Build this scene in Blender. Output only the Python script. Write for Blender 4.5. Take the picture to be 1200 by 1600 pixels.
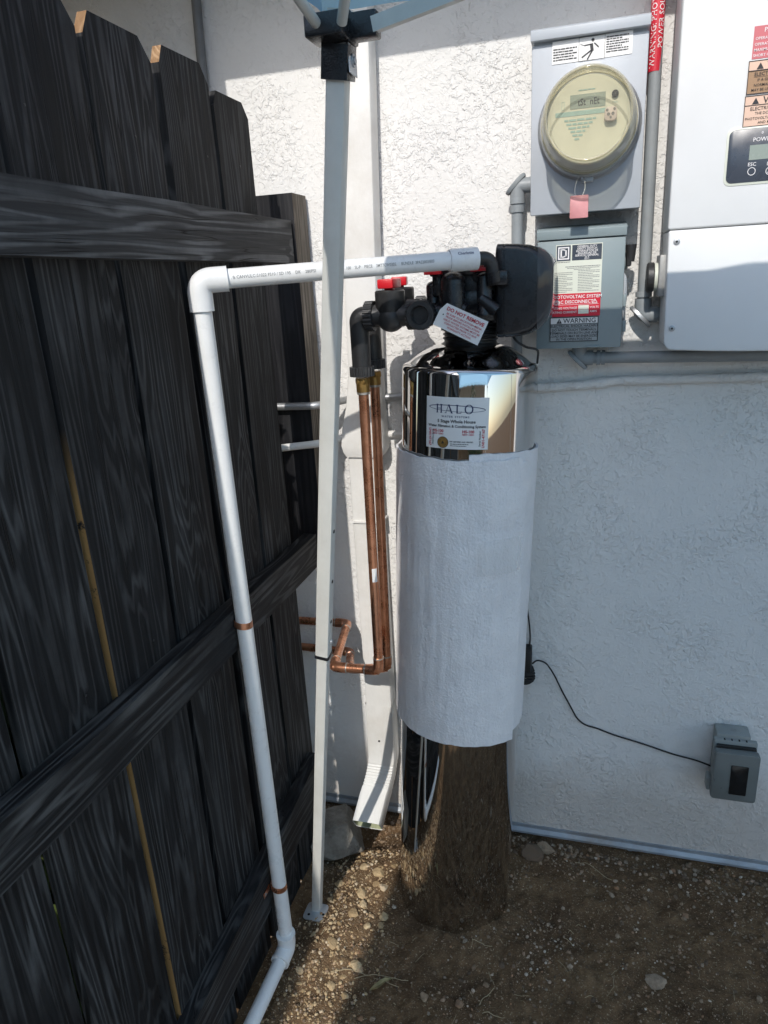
import bpy, bmesh, math, random
from mathutils import Matrix, Vector, noise as mn
random.seed(7)
R_ = math.radians
V = Vector
for o in list(bpy.data.objects): bpy.data.objects.remove(o)
SC = bpy.context.scene
COL = SC.collection

# ------------------------------------------------------------------ camera
cam = bpy.data.cameras.new('camera'); camo = bpy.data.objects.new('camera', cam); COL.objects.link(camo)
cam.sensor_fit = 'HORIZONTAL'; cam.sensor_width = 36.0; cam.lens = 1105/1200*36
cam.clip_start = 0.02; cam.clip_end = 500
rt, dn, fw = V((.960, .275, -.054)), V((.037, -.316, -.948)), V((-.278, .908, -.313))
fw.normalize(); rt = (rt - fw*rt.dot(fw)).normalized(); up = rt.cross(fw).normalized()
mw = Matrix((rt, up, -fw)).transposed().to_4x4(); mw.translation = V((0, 0, 1.6))
camo.matrix_world = mw
SC.camera = camo

# ------------------------------------------------------------------ light
SUN_EL, SUN_AZ = R_(37.5), R_(1.6)         # azimuth off the wall's normal, from the left
sdir = V((math.sin(SUN_AZ)*math.cos(SUN_EL), math.cos(SUN_AZ)*math.cos(SUN_EL), -math.sin(SUN_EL)))
W = bpy.data.worlds.new('World'); SC.world = W; W.use_nodes = True
nt = W.node_tree; nt.nodes.clear()
sky = nt.nodes.new('ShaderNodeTexSky'); sky.sky_type = 'NISHITA'; sky.sun_disc = False
sky.sun_elevation = SUN_EL; sky.sun_rotation = math.pi; sky.air_density = 1.0; sky.dust_density = 1.2
bg = nt.nodes.new('ShaderNodeBackground'); bg.inputs[1].default_value = 0.15
wo = nt.nodes.new('ShaderNodeOutputWorld')
nt.links.new(sky.outputs[0], bg.inputs[0]); nt.links.new(bg.outputs[0], wo.inputs[0])
sl = bpy.data.lights.new('sun', 'SUN'); sl.energy = 2.0; sl.angle = R_(0.53); sl.color = (1, .955, .89)
so = bpy.data.objects.new('sun', sl); COL.objects.link(so); so.location = (0, -5, 6)
so.rotation_euler = sdir.to_track_quat('-Z', 'Y').to_euler()
SC.view_settings.view_transform = 'Standard'; SC.view_settings.look = 'None'
SC.view_settings.exposure = 0.64; SC.view_settings.gamma = 1.0; SC.view_settings.use_curve_mapping = False
SC.render.engine = 'CYCLES'
SC.cycles.max_bounces = 10; SC.cycles.diffuse_bounces = 6; SC.cycles.transparent_max_bounces = 12

# ------------------------------------------------------------------ mesh builder
class MB:
    def __init__(s): s.v = []; s.f = []; s.m = []
    def add(s, vs, fs, mi=0, M=None):
        b = len(s.v)
        s.v += [tuple(M @ V(p)) if M else tuple(p) for p in vs]
        s.f += [tuple(i+b for i in f) for f in fs]; s.m += [mi]*len(fs)
        return s
    def bm(s, bm, mi=0, M=None):
        bm.verts.index_update()
        s.add([v.co[:] for v in bm.verts], [[v.index for v in f.verts] for f in bm.faces], mi, M); bm.free(); return s
    def box(s, x0, x1, y0, y1, z0, z1, bev=0, seg=2, mi=0, M=None):
        bm = bmesh.new(); bmesh.ops.create_cube(bm, size=1)
        for v in bm.verts: v.co = V(((x0+x1)/2+v.co.x*(x1-x0), (y0+y1)/2+v.co.y*(y1-y0), (z0+z1)/2+v.co.z*(z1-z0)))
        if bev: bmesh.ops.bevel(bm, geom=list(bm.edges), offset=bev, segments=seg, affect='EDGES', profile=.5)
        return s.bm(bm, mi, M)
    def prism(s, poly, y0, y1, bev=0, mi=0, M=None, seg=2):
        """poly in local (x,z), extruded along y"""
        bm = bmesh.new()
        f = bm.faces.new([bm.verts.new((p[0], y0, p[1])) for p in poly])
        r = bmesh.ops.extrude_face_region(bm, geom=[f])
        for v in [g for g in r['geom'] if isinstance(g, bmesh.types.BMVert)]: v.co.y = y1
        bmesh.ops.recalc_face_normals(bm, faces=bm.faces)
        if bev: bmesh.ops.bevel(bm, geom=list(bm.edges), offset=bev, segments=seg, affect='EDGES', profile=.5)
        return s.bm(bm, mi, M)
    def tube(s, pts, r, n=16, caps=True, mi=0, M=None, rr=None):
        pts = [V(p) for p in pts]; vs = []; fs = []
        t = (pts[1]-pts[0]).normalized(); a = t.orthogonal().normalized()
        for i, p in enumerate(pts):
            d0 = (p-pts[i-1]).normalized() if i else (pts[1]-p).normalized()
            d1 = (pts[i+1]-p).normalized() if i < len(pts)-1 else d0
            t = (d0+d1).normalized(); a = (a-t*a.dot(t)).normalized(); b = t.cross(a)
            q = rr[i] if rr else r
            k = 1/max(.5, math.sqrt(max(0, (1+d0.dot(d1))/2)))
            for j in range(n):
                w = 2*math.pi*j/n; vs.append(p+(a*math.cos(w)+b*math.sin(w))*q)
        for i in range(len(pts)-1):
            for j in range(n):
                k = (j+1) % n; fs.append((i*n+j, i*n+k, (i+1)*n+k, (i+1)*n+j))
        if caps: fs.append(tuple(range(n))[::-1]); fs.append(tuple((len(pts)-1)*n+j for j in range(n)))
        return s.add(vs, fs, mi, M)
    def lathe(s, prof, n=32, mi=0, M=None, cap0=False, cap1=False):
        """prof of (r,z) around local z"""
        vs = []; fs = []
        for r, z in prof:
            for j in range(n): w = 2*math.pi*j/n; vs.append((r*math.cos(w), r*math.sin(w), z))
        for i in range(len(prof)-1):
            for j in range(n):
                k = (j+1) % n; fs.append((i*n+j, i*n+k, (i+1)*n+k, (i+1)*n+j))
        if cap0: fs.append(tuple(range(n))[::-1])
        if cap1: fs.append(tuple((len(prof)-1)*n+j for j in range(n)))
        return s.add(vs, fs, mi, M)
    def sphere(s, c, r, M=None, sub=3, mi=0):
        bm = bmesh.new(); bmesh.ops.create_icosphere(bm, subdivisions=sub, radius=r)
        for v in bm.verts: v.co += V(c)
        return s.bm(bm, mi, M)
    def build(s, name, mat, parent=None, loc=None, sharp=35, smooth=True):
        me = bpy.data.meshes.new(name)
        off = V(loc) if loc else V((0, 0, 0))
        me.from_pydata([tuple(V(p)-off) for p in s.v], [], s.f); me.validate()
        mats = mat if isinstance(mat, (list, tuple)) else [mat]
        for m in mats: me.materials.append(m)
        if len(mats) > 1 and len(me.polygons) == len(s.m):
            me.polygons.foreach_set('material_index', s.m)
        if smooth:
            me.polygons.foreach_set('use_smooth', [True]*len(me.polygons)); me.set_sharp_from_angle(angle=R_(sharp))
        o = bpy.data.objects.new(name, me); COL.objects.link(o)
        if parent: o.parent = parent
        if loc: o.location = loc
        return o

def axm(origin, direction, xref=None):
    """matrix whose local z points along direction"""
    z = V(direction).normalized(); x = V(xref) if xref else z.orthogonal()
    x = (x-z*x.dot(z)).normalized(); y = z.cross(x)
    m = Matrix((x, y, z)).transposed().to_4x4(); m.translation = V(origin); return m
def fillet(pts, r, n=6):
    pts = [V(p) for p in pts]; out = [pts[0]]
    for i in range(1, len(pts)-1):
        p = pts[i]; a = (pts[i-1]-p); b = (pts[i+1]-p)
        q = min(r, a.length*.48, b.length*.48); a = p+a.normalized()*q; b = p+b.normalized()*q
        for k in range(n+1):
            t = k/n; out.append(a*(1-t)**2+p*2*t*(1-t)+b*t*t)
    return out+[pts[-1]]
def rrect(x0, x1, z0, z1, r, n=5):
    out = []
    for cx, cz, a0 in ((x1-r, z1-r, 0), (x0+r, z1-r, 90), (x0+r, z0+r, 180), (x1-r, z0+r, 270)):
        for k in range(n+1):
            w = R_(a0+90*k/n); out.append((cx+r*math.cos(w), cz+r*math.sin(w)))
    return out
def thing(name, loc, label, cat, group=None):
    o = bpy.data.objects.new(name, None); COL.objects.link(o); o.location = loc; o.empty_display_size = .05
    return tag(o, label, cat, group)
def tag(o, label=None, cat=None, group=None, kind=None):
    if label: o['label'] = label
    if cat: o['category'] = cat
    if group: o['group'] = group
    if kind: o['kind'] = kind
    return o
class Root:
    """a thing whose parts are given in world coordinates"""
    def __init__(s, name, loc, label, cat, group=None):
        s.o = thing(name, loc, label, cat, group); s.loc = V(loc)
    def part(s, mb, name, mat, parent=None, sharp=35, label=None, smooth=True):
        o = mb.build(name, mat, None, sharp=sharp, smooth=smooth)
        if parent is None: o.parent = s.o; o.location = -s.loc
        else: o.parent = parent
        if label: o['label'] = label
        return o

# ------------------------------------------------------------------ lettering
def text_flat(lines):
    """lines: (string, size, u, v, align[, bold[, xscale]]) -> flat verts (u,v) and faces"""
    vs = []; fs = []
    for ln in lines:
        st, size, u, v, al = ln[:5]; bold = ln[5] if len(ln) > 5 else 0; xs = ln[6] if len(ln) > 6 else 1
        cu = bpy.data.curves.new('t', 'FONT'); cu.body = st; cu.size = size; cu.align_x = al; cu.resolution_u = 2
        cu.offset = bold*size; cu.fill_mode = 'FRONT'
        ob = bpy.data.objects.new('t', cu); COL.objects.link(ob)
        dg = bpy.context.evaluated_depsgraph_get(); me = ob.evaluated_get(dg).to_mesh()
        b = len(vs)
        vs += [(u+p.co.x*xs, v+p.co.y) for p in me.vertices]; fs += [tuple(i+b for i in p.vertices) for p in me.polygons]
        ob.evaluated_get(dg).to_mesh_clear(); bpy.data.objects.remove(ob); bpy.data.curves.remove(cu)
    return vs, fs
def bars(u0, u1, v, h, seed, fill=.82):
    """a line of writing too small to read: broken strokes the size of words"""
    rd = random.Random(seed); vs = []; fs = []; u = u0
    while u < u1:
        w = rd.uniform(1.2, 4.5)*h; e = min(u+w, u1); b = len(vs)
        dv = rd.uniform(-.08, .08)*h
        vs += [(u, v+dv), (e, v+dv), (e, v+h+dv), (u, v+h+dv)]; fs.append((b, b+1, b+2, b+3)); u = e+rd.uniform(.35, .6)*h
    return vs, fs
def rect(u0, u1, v0, v1): return [(u0, v0), (u1, v0), (u1, v1), (u0, v1)], [(0, 1, 2, 3)]
def frame(u0, u1, v0, v1, t):
    a = [(u0, v0), (u1, v0), (u1, v1), (u0, v1)]; b = [(u0+t, v0+t), (u1-t, v0+t), (u1-t, v1-t), (u0+t, v1-t)]
    return a+b, [(0, 1, 5, 4), (1, 2, 6, 5), (2, 3, 7, 6), (3, 0, 4, 7)]
def poly(p): return list(p), [tuple(range(len(p)))]
def stroke(pts, w):
    vs = []; fs = []
    for i in range(len(pts)-1):
        a = V(pts[i]).to_2d() if len(pts[i]) > 2 else V(pts[i]); b = V(pts[i+1])
        d = (b-a).normalized(); nn = V((-d.y, d.x))*w/2; k = len(vs)
        vs += [tuple(a+nn), tuple(a-nn), tuple(b-nn), tuple(b+nn)]; fs.append((k, k+1, k+2, k+3))
    return vs, fs
def join(*shapes):
    vs = []; fs = []
    for a, b in shapes:
        k = len(vs); vs += a; fs += [tuple(i+k for i in f) for f in b]
    return vs, fs
def on_front(y, x0=0, z0=0, rot=0):
    c, s_ = math.cos(rot), math.sin(rot)
    return lambda u, v: (x0+u*c-v*s_, y, z0+u*s_+v*c)
def flat(shape, fn, mi=0, mb=None):
    mb = mb or MB(); return mb.add([fn(u, v) for u, v in shape[0]], shape[1], mi)
def slab(u0, u1, v0, v1, fn, t, mi=0, mb=None, nu=1):
    """thin sheet with thickness; fn(u,v,d)"""
    mb = mb or MB(); vs = []; fs = []
    for d in (0, t):
        for i in range(nu+1):
            u = u0+(u1-u0)*i/nu; vs += [fn(u, v0, d), fn(u, v1, d)]
    k = 2*(nu+1)
    for i in range(nu):
        a = 2*i; fs += [(a, a+2, a+3, a+1), (k+a, k+a+1, k+a+3, k+a+2), (a, k+a, k+a+2, a+2), (a+1, a+3, k+a+3, k+a+1)]
    fs += [(0, 1, k+1, k), (k-2, 2*k-2, 2*k-1, k-1)]
    return mb.add(vs, fs, mi)

# ------------------------------------------------------------------ materials
def newmat(name):
    m = bpy.data.materials.new(name); m.use_nodes = True; t = m.node_tree
    b = t.nodes['Principled BSDF']; return m, t, b
def N(t, typ, **kw):
    n = t.nodes.new(typ)
    for k, v in kw.items():
        if k.startswith('i_'):
            key = k[2:]; key = int(key) if key.isdigit() else key.replace('_', ' ')
            n.inputs[key].default_value = v
        else: setattr(n, k, v)
    return n
def L(t, a, b): t.links.new(a, b)
def ramp(t, src, stops, interp='LINEAR'):
    r = N(t, 'ShaderNodeValToRGB'); r.color_ramp.interpolation = interp
    e = r.color_ramp.elements
    while len(e) < len(stops): e.new(.5)
    for k, (p, c) in zip(e, stops):
        k.position = p; k.color = (c, c, c, 1) if isinstance(c, (int, float)) else (*c, 1)
    L(t, src, r.inputs[0]); return r.outputs[0]
def mathn(t, op, a, b=None):
    n = N(t, 'ShaderNodeMath', operation=op)
    for i, x in enumerate((a, b)):
        if x is None: continue
        if isinstance(x, (int, float)): n.inputs[i].default_value = x
        else: L(t, x, n.inputs[i])
    return n.outputs[0]
def mixc(t, fac, a, b, blend='MIX'):
    n = N(t, 'ShaderNodeMix', data_type='RGBA', blend_type=blend)
    for s_, x in ((n.inputs[0], fac), (n.inputs[6], a), (n.inputs[7], b)):
        if isinstance(x, (int, float)): s_.default_value = x
        elif isinstance(x, tuple): s_.default_value = (*x, 1)
        else: L(t, x, s_)
    return n.outputs[2]
def coords(t, scale=(1, 1, 1), rnd=False):
    tc = N(t, 'ShaderNodeTexCoord'); src = tc.outputs['Object']
    if rnd:
        oi = N(t, 'ShaderNodeObjectInfo'); va = N(t, 'ShaderNodeVectorMath', operation='MULTIPLY_ADD')
        L(t, oi.outputs['Random'], va.inputs[0]); va.inputs[1].default_value = (7.3, 3.1, 11.7); L(t, src, va.inputs[2]); src = va.outputs[0]
    mp = N(t, 'ShaderNodeMapping'); mp.inputs['Scale'].default_value = scale; L(t, src, mp.inputs[0]); return mp.outputs[0]
def noise(t, vec, scale, detail=4, rough=.55, dist=0):
    n = N(t, 'ShaderNodeTexNoise', i_Scale=scale, i_Detail=detail, i_Roughness=rough, i_Distortion=dist); L(t, vec, n.inputs['Vector']); return n.outputs[0]
def bump(t, b, h, dist, strength=1.0):
    n = N(t, 'ShaderNodeBump', i_Strength=strength, i_Distance=dist); L(t, h, n.inputs['Height']); L(t, n.outputs[0], b.inputs['Normal']); return n
def plain(name, col, rough=.5, metal=0, var=.12, vs=18, bs=260, bd=.0004, spec=.5, dirt=None, dirtamt=.4, rvar=.12):
    m, t, b = newmat(name); c = coords(t, rnd=True)
    n1 = noise(t, c, vs, 5, .6)
    k = ramp(t, n1, [(.3, 1-var), (.7, 1+var*.6)])
    base = mixc(t, 1.0, col, k, 'MULTIPLY')
    if dirt:
        d = ramp(t, noise(t, c, vs*.45, 8, .7), [(.5, 0), (.72, dirtamt)]); base = mixc(t, d, base, dirt)
    L(t, base, b.inputs['Base Color']); b.inputs['Metallic'].default_value = metal
    L(t, ramp(t, noise(t, c, vs*2.2, 6, .65), [(.3, max(.02, rough-rvar)), (.7, min(1, rough+rvar))]), b.inputs['Roughness'])
    b.inputs['Specular IOR Level'].default_value = spec
    if bd: bump(t, b, noise(t, c, bs, 4, .6), bd)
    return m

def m_stucco():
    m, t, b = newmat('white_stucco'); c = coords(t)
    patch = ramp(t, noise(t, c, 7, 3, .55, .3), [(.42, .22), (.60, 1)])
    flake = ramp(t, noise(t, c, 48, 4, .6, .35), [(.47, 0), (.53, .85), (.64, 1)])
    flake2 = ramp(t, noise(t, c, 95, 3, .6, .2), [(.55, 0), (.63, 1)])
    med = noise(t, c, 150, 2, .5)
    wav = noise(t, c, 18, 2, .5)
    h = mathn(t, 'ADD', mathn(t, 'MULTIPLY', mathn(t, 'MULTIPLY', flake, patch), .50), mathn(t, 'MULTIPLY', mathn(t, 'MULTIPLY', flake2, mathn(t, 'ADD', patch, .5)), .30))
    h = mathn(t, 'ADD', h, mathn(t, 'ADD', mathn(t, 'MULTIPLY', med, .34), mathn(t, 'MULTIPLY', wav, .7)))
    col = mixc(t, ramp(t, noise(t, c, 3, 6, .6), [(.35, 0), (.75, 1)]), (.77, .760, .740), (.74, .732, .712))
    sx = N(t, 'ShaderNodeSeparateXYZ'); L(t, c, sx.inputs[0])
    zz = mathn(t, 'ADD', sx.outputs[2], mathn(t, 'MULTIPLY', noise(t, c, 9, 7, .7), -.30))
    splash = mathn(t, 'MULTIPLY', ramp(t, zz, [(0.0, .45), (.16, 0)]), 1.0)
    col = mixc(t, splash, col, (.40, .33, .26))
    spots = ramp(t, noise(t, c, 60, 3, .6), [(.74, 0), (.82, .25)])
    col = mixc(t, spots, col, (.45, .42, .38))
    L(t, col, b.inputs['Base Color']); b.inputs['Roughness'].default_value = .85; b.inputs['Specular IOR Level'].default_value = .25
    bump(t, b, h, .0026, 1.0); return m

def m_wood(name, along, dark, light, raw=None, grey=1.0):
    """stained board; 'along' is the local axis of the grain"""
    m, t, b = newmat(name)
    hi, lo = 80, 1.5
    sc = [hi, hi, hi]; sc[along] = lo
    c = coords(t, tuple(sc), True)
    streak = noise(t, c, 1.0, 8, .68, .25)
    sc2 = [10, 10, 10]; sc2[along] = .55
    c2 = coords(t, tuple(sc2), True)
    warp = noise(t, c2, .9, 3, .5)
    sk = [5.0, 5.0, 5.0]; sk[along] = 1.5
    vo = N(t, 'ShaderNodeTexVoronoi', i_Scale=1.0, i_Randomness=1.0); L(t, coords(t, tuple(sk), True), vo.inputs['Vector'])
    kd = vo.outputs['Distance']
    warp = mathn(t, 'ADD', warp, ramp(t, kd, [(0, .30), (.10, .16), (.34, 0)]))
    knot = ramp(t, kd, [(.035, 1), (.065, 0)])
    rings = N(t, 'ShaderNodeMath', operation='SINE'); L(t, mathn(t, 'MULTIPLY', warp, 120.0), rings.inputs[0])
    ringf = ramp(t, rings.outputs[0], [(.0, 0), (1, 1)])
    c3 = coords(t, (1, 1, 1), True)
    worn = ramp(t, noise(t, c3, 4.5, 6, .65), [(.36, 0), (.68, 1)])
    f = mathn(t, 'ADD', mathn(t, 'MULTIPLY', streak, .77), mathn(t, 'MULTIPLY', ringf, .23))
    sf_ = [190, 190, 190]; sf_[along] = 5
    f = mathn(t, 'ADD', mathn(t, 'MULTIPLY', f, .78), mathn(t, 'MULTIPLY', noise(t, coords(t, tuple(sf_), True), 1.0, 4, .6), .22))
    f = ramp(t, f, [(.38, 0), (.66, 1)])
    f = mathn(t, 'MULTIPLY', f, mathn(t, 'ADD', mathn(t, 'MULTIPLY', worn, .75), .25))
    col = mixc(t, f, dark, light)
    scr = [26, 26, 26]; scr[along] = .8
    crk = mathn(t, 'ABSOLUTE', mathn(t, 'SUBTRACT', noise(t, coords(t, tuple(scr), True), 1.0, 3, .6), .5))
    crk = mathn(t, 'MULTIPLY', ramp(t, crk, [(0, 1), (.010, 0)]), ramp(t, noise(t, c3, 6, 2, .5), [(.50, 0), (.58, 1)]))
    col = mixc(t, crk, col, (.004, .004, .004))
    col = mixc(t, mathn(t, 'MULTIPLY', knot, .8), col, tuple(x*.55 for x in dark))
    if raw:
        col = mixc(t, ramp(t, noise(t, c3, 26, 5, .7), [(.70, 0), (.76, .8)]), col, raw)
    L(t, col, b.inputs['Base Color'])
    L(t, ramp(t, streak, [(.3, .55), (.7, .82)]), b.inputs['Roughness']); b.inputs['Specular IOR Level'].default_value = .25
    h = mathn(t, 'ADD', mathn(t, 'MULTIPLY', streak, .7), mathn(t, 'MULTIPLY', ringf, .3))
    h = mathn(t, 'SUBTRACT', h, mathn(t, 'MULTIPLY', crk, 1.2)); bump(t, b, h, .0012, .9); return m

def m_raw_edge():
    m, t, b = newmat('raw_cedar_edge'); c = coords(t, (60, 60, 5), True)
    s_ = noise(t, c, 1, 6, .65)
    c1 = coords(t, (1, 1, 1), True)
    col = mixc(t, s_, (.20, .105, .035), (.42, .25, .09))
    paint = ramp(t, noise(t, c1, 13, 6, .75), [(.57, 0), (.62, 1)])
    sx = N(t, 'ShaderNodeSeparateXYZ'); tc = N(t, 'ShaderNodeTexCoord'); L(t, tc.outputs['Object'], sx.inputs[0])
    top = ramp(t, sx.outputs[2], [(.30, 0), (.42, 1)])
    col = mixc(t, mathn(t, 'MAXIMUM', paint, top), col, (.012, .012, .013))
    L(t, col, b.inputs['Base Color']); b.inputs['Roughness'].default_value = .8; bump(t, b, s_, .001); return m

def m_dirt():
    m, t, b = newmat('dry_dirt'); c = coords(t)
    n1 = noise(t, c, 6, 8, .72); n2 = noise(t, c, 55, 5, .7); n3 = noise(t, c, 230, 3, .65)
    col = mixc(t, ramp(t, n1, [(.3, 0), (.72, 1)]), (.092, .053, .029), (.27, .172, .092))
    col = mixc(t, ramp(t, n2, [(.35, .55), (.62, 0)]), col, (.075, .048, .030))
    col = mixc(t, ramp(t, n3, [(.60, 0), (.68, .85)]), col, (.50, .39, .26))
    L(t, col, b.inputs['Base Color']); b.inputs['Roughness'].default_value = .95; b.inputs['Specular IOR Level'].default_value = .15
    h = mathn(t, 'ADD', mathn(t, 'MULTIPLY', n2, .9), mathn(t, 'MULTIPLY', n3, .35)); bump(t, b, h, .010, 1.0); return m
def m_stone(name, island=True, pale=False):
    m, t, b = newmat(name); c = coords(t)
    if island: r = N(t, 'ShaderNodeNewGeometry').outputs['Random Per Island']
    else: r = N(t, 'ShaderNodeObjectInfo').outputs['Random']
    col = ramp(t, r, [(0, (.10, .07, .05)), (.28, (.20, .14, .095)), (.50, (.34, .24, .155)), (.72, (.36, .29, .215)), (.86, (.36, .20, .11)), (1, (.66, .58, .47))])
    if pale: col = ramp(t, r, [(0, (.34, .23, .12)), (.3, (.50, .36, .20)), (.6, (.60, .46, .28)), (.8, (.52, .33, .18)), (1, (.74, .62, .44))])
    n1 = noise(t, c, 90, 6, .7)
    col = mixc(t, ramp(t, n1, [(.35, .45), (.6, 0)]), col, (.13, .09, .055))
    L(t, col, b.inputs['Base Color']); b.inputs['Roughness'].default_value = .9; b.inputs['Specular IOR Level'].default_value = .2
    bump(t, b, noise(t, c, 160, 5, .7), .0018); return m

def m_rockgrey():
    m, t, b = newmat('grey_rock'); c = coords(t)
    n1 = noise(t, c, 22, 8, .72)
    L(t, mixc(t, ramp(t, n1, [(.32, 0), (.7, 1)]), (.17, .145, .115), (.40, .365, .31)), b.inputs['Base Color']); b.inputs['Roughness'].default_value = .95
    bump(t, b, mathn(t, 'ADD', n1, mathn(t, 'MULTIPLY', noise(t, c, 120, 6, .7), .5)), .012); return m

def m_chrome():
    m, t, b = newmat('polished_stainless'); c = coords(t)
    b.inputs['Base Color'].default_value = (.60, .585, .57, 1); b.inputs['Metallic'].default_value = 1
    L(t, ramp(t, noise(t, c, 7, 6, .7), [(.3, .015), (.75, .045)]), b.inputs['Roughness'])
    st = coords(t, (70, 70, 1.2)); bump(t, b, noise(t, st, .35, 2, .5), .0004, .5)
    return m
def m_foam():
    m, t, b = newmat('packing_foam'); c = coords(t)
    st = coords(t, (90, 90, 12))
    n1 = noise(t, c, 190, 2, .6); n2 = noise(t, st, 1.0, 3, .6); n3 = noise(t, c, 14, 4, .6)
    col = mixc(t, ramp(t, n3, [(.3, 0), (.7, 1)]), (.74, .732, .745), (.85, .84, .845))
    col = mixc(t, ramp(t, n1, [(.62, 0), (.7, .5)]), col, (.86, .86, .87))
    L(t, col, b.inputs['Base Color']); b.inputs['Roughness'].default_value = .55
    b.inputs['Sheen Weight'].default_value = .3
    h = mathn(t, 'ADD', mathn(t, 'MULTIPLY', n1, .60), mathn(t, 'ADD', mathn(t, 'MULTIPLY', n2, .5), mathn(t, 'MULTIPLY', n3, 1.6)))
    bump(t, b, h, .0040, 1.0); return m
def m_copper():
    m, t, b = newmat('copper'); c = coords(t)
    n1 = noise(t, c, 22, 7, .7)
    col = mixc(t, ramp(t, n1, [(.35, 0), (.7, 1)]), (.46, .19, .10), (.72, .36, .22))
    col = mixc(t, ramp(t, noise(t, c, 55, 5, .7), [(.60, 0), (.74, .55)]), col, (.22, .09, .055))
    L(t, col, b.inputs['Base Color']); b.inputs['Metallic'].default_value = .85
    L(t, ramp(t, n1, [(.3, .20), (.7, .38)]), b.inputs['Roughness']); bump(t, b, noise(t, c, 60, 4), .0004); return m
def m_clear(name, tint, alpha, rough=.06):
    m, t, b = newmat(name); t.nodes.remove(b)
    tr = N(t, 'ShaderNodeBsdfTransparent'); tr.inputs[0].default_value = (*tint, 1)
    pb = N(t, 'ShaderNodeBsdfPrincipled'); pb.inputs['Base Color'].default_value = (*[x*.8 for x in tint], 1); pb.inputs['Roughness'].default_value = rough
    c = coords(t); n1 = noise(t, c, 30, 6, .7)
    fr = N(t, 'ShaderNodeLayerWeight', i_Blend=.35)
    fac = mathn(t, 'MINIMUM', mathn(t, 'ADD', mathn(t, 'ADD', mathn(t, 'MULTIPLY', fr.outputs['Facing'], .75), alpha), mathn(t, 'MULTIPLY', n1, .06)), 1.0)
    mx = N(t, 'ShaderNodeMixShader'); L(t, fac, mx.inputs[0]); L(t, tr.outputs[0], mx.inputs[1]); L(t, pb.outputs[0], mx.inputs[2])
    L(t, mx.outputs[0], t.nodes['Material Output'].inputs[0]); return m
def m_fabric():
    m, t, b = newmat('blue_canopy_cloth'); c = coords(t)
    b.inputs['Base Color'].default_value = (.03, .24, .44, 1); b.inputs['Roughness'].default_value = .75
    tl = N(t, 'ShaderNodeBsdfTranslucent'); tl.inputs[0].default_value = (.40, .68, .88, 1)
    mx = N(t, 'ShaderNodeMixShader', i_0=.88); L(t, b.outputs[0], mx.inputs[1]); L(t, tl.outputs[0], mx.inputs[2])
    L(t, mx.outputs[0], t.nodes['Material Output'].inputs[0])
    bump(t, b, noise(t, c, 400, 2), .0004); return m
def m_leaf():
    m, t, b = newmat('shrub_leaf')
    r = N(t, 'ShaderNodeNewGeometry').outputs['Random Per Island']
    L(t, ramp(t, r, [(0, (.03, .06, .018)), (.6, (.07, .12, .03)), (1, (.13, .16, .05))]), b.inputs['Base Color']); b.inputs['Roughness'].default_value = .55; return m

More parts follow.
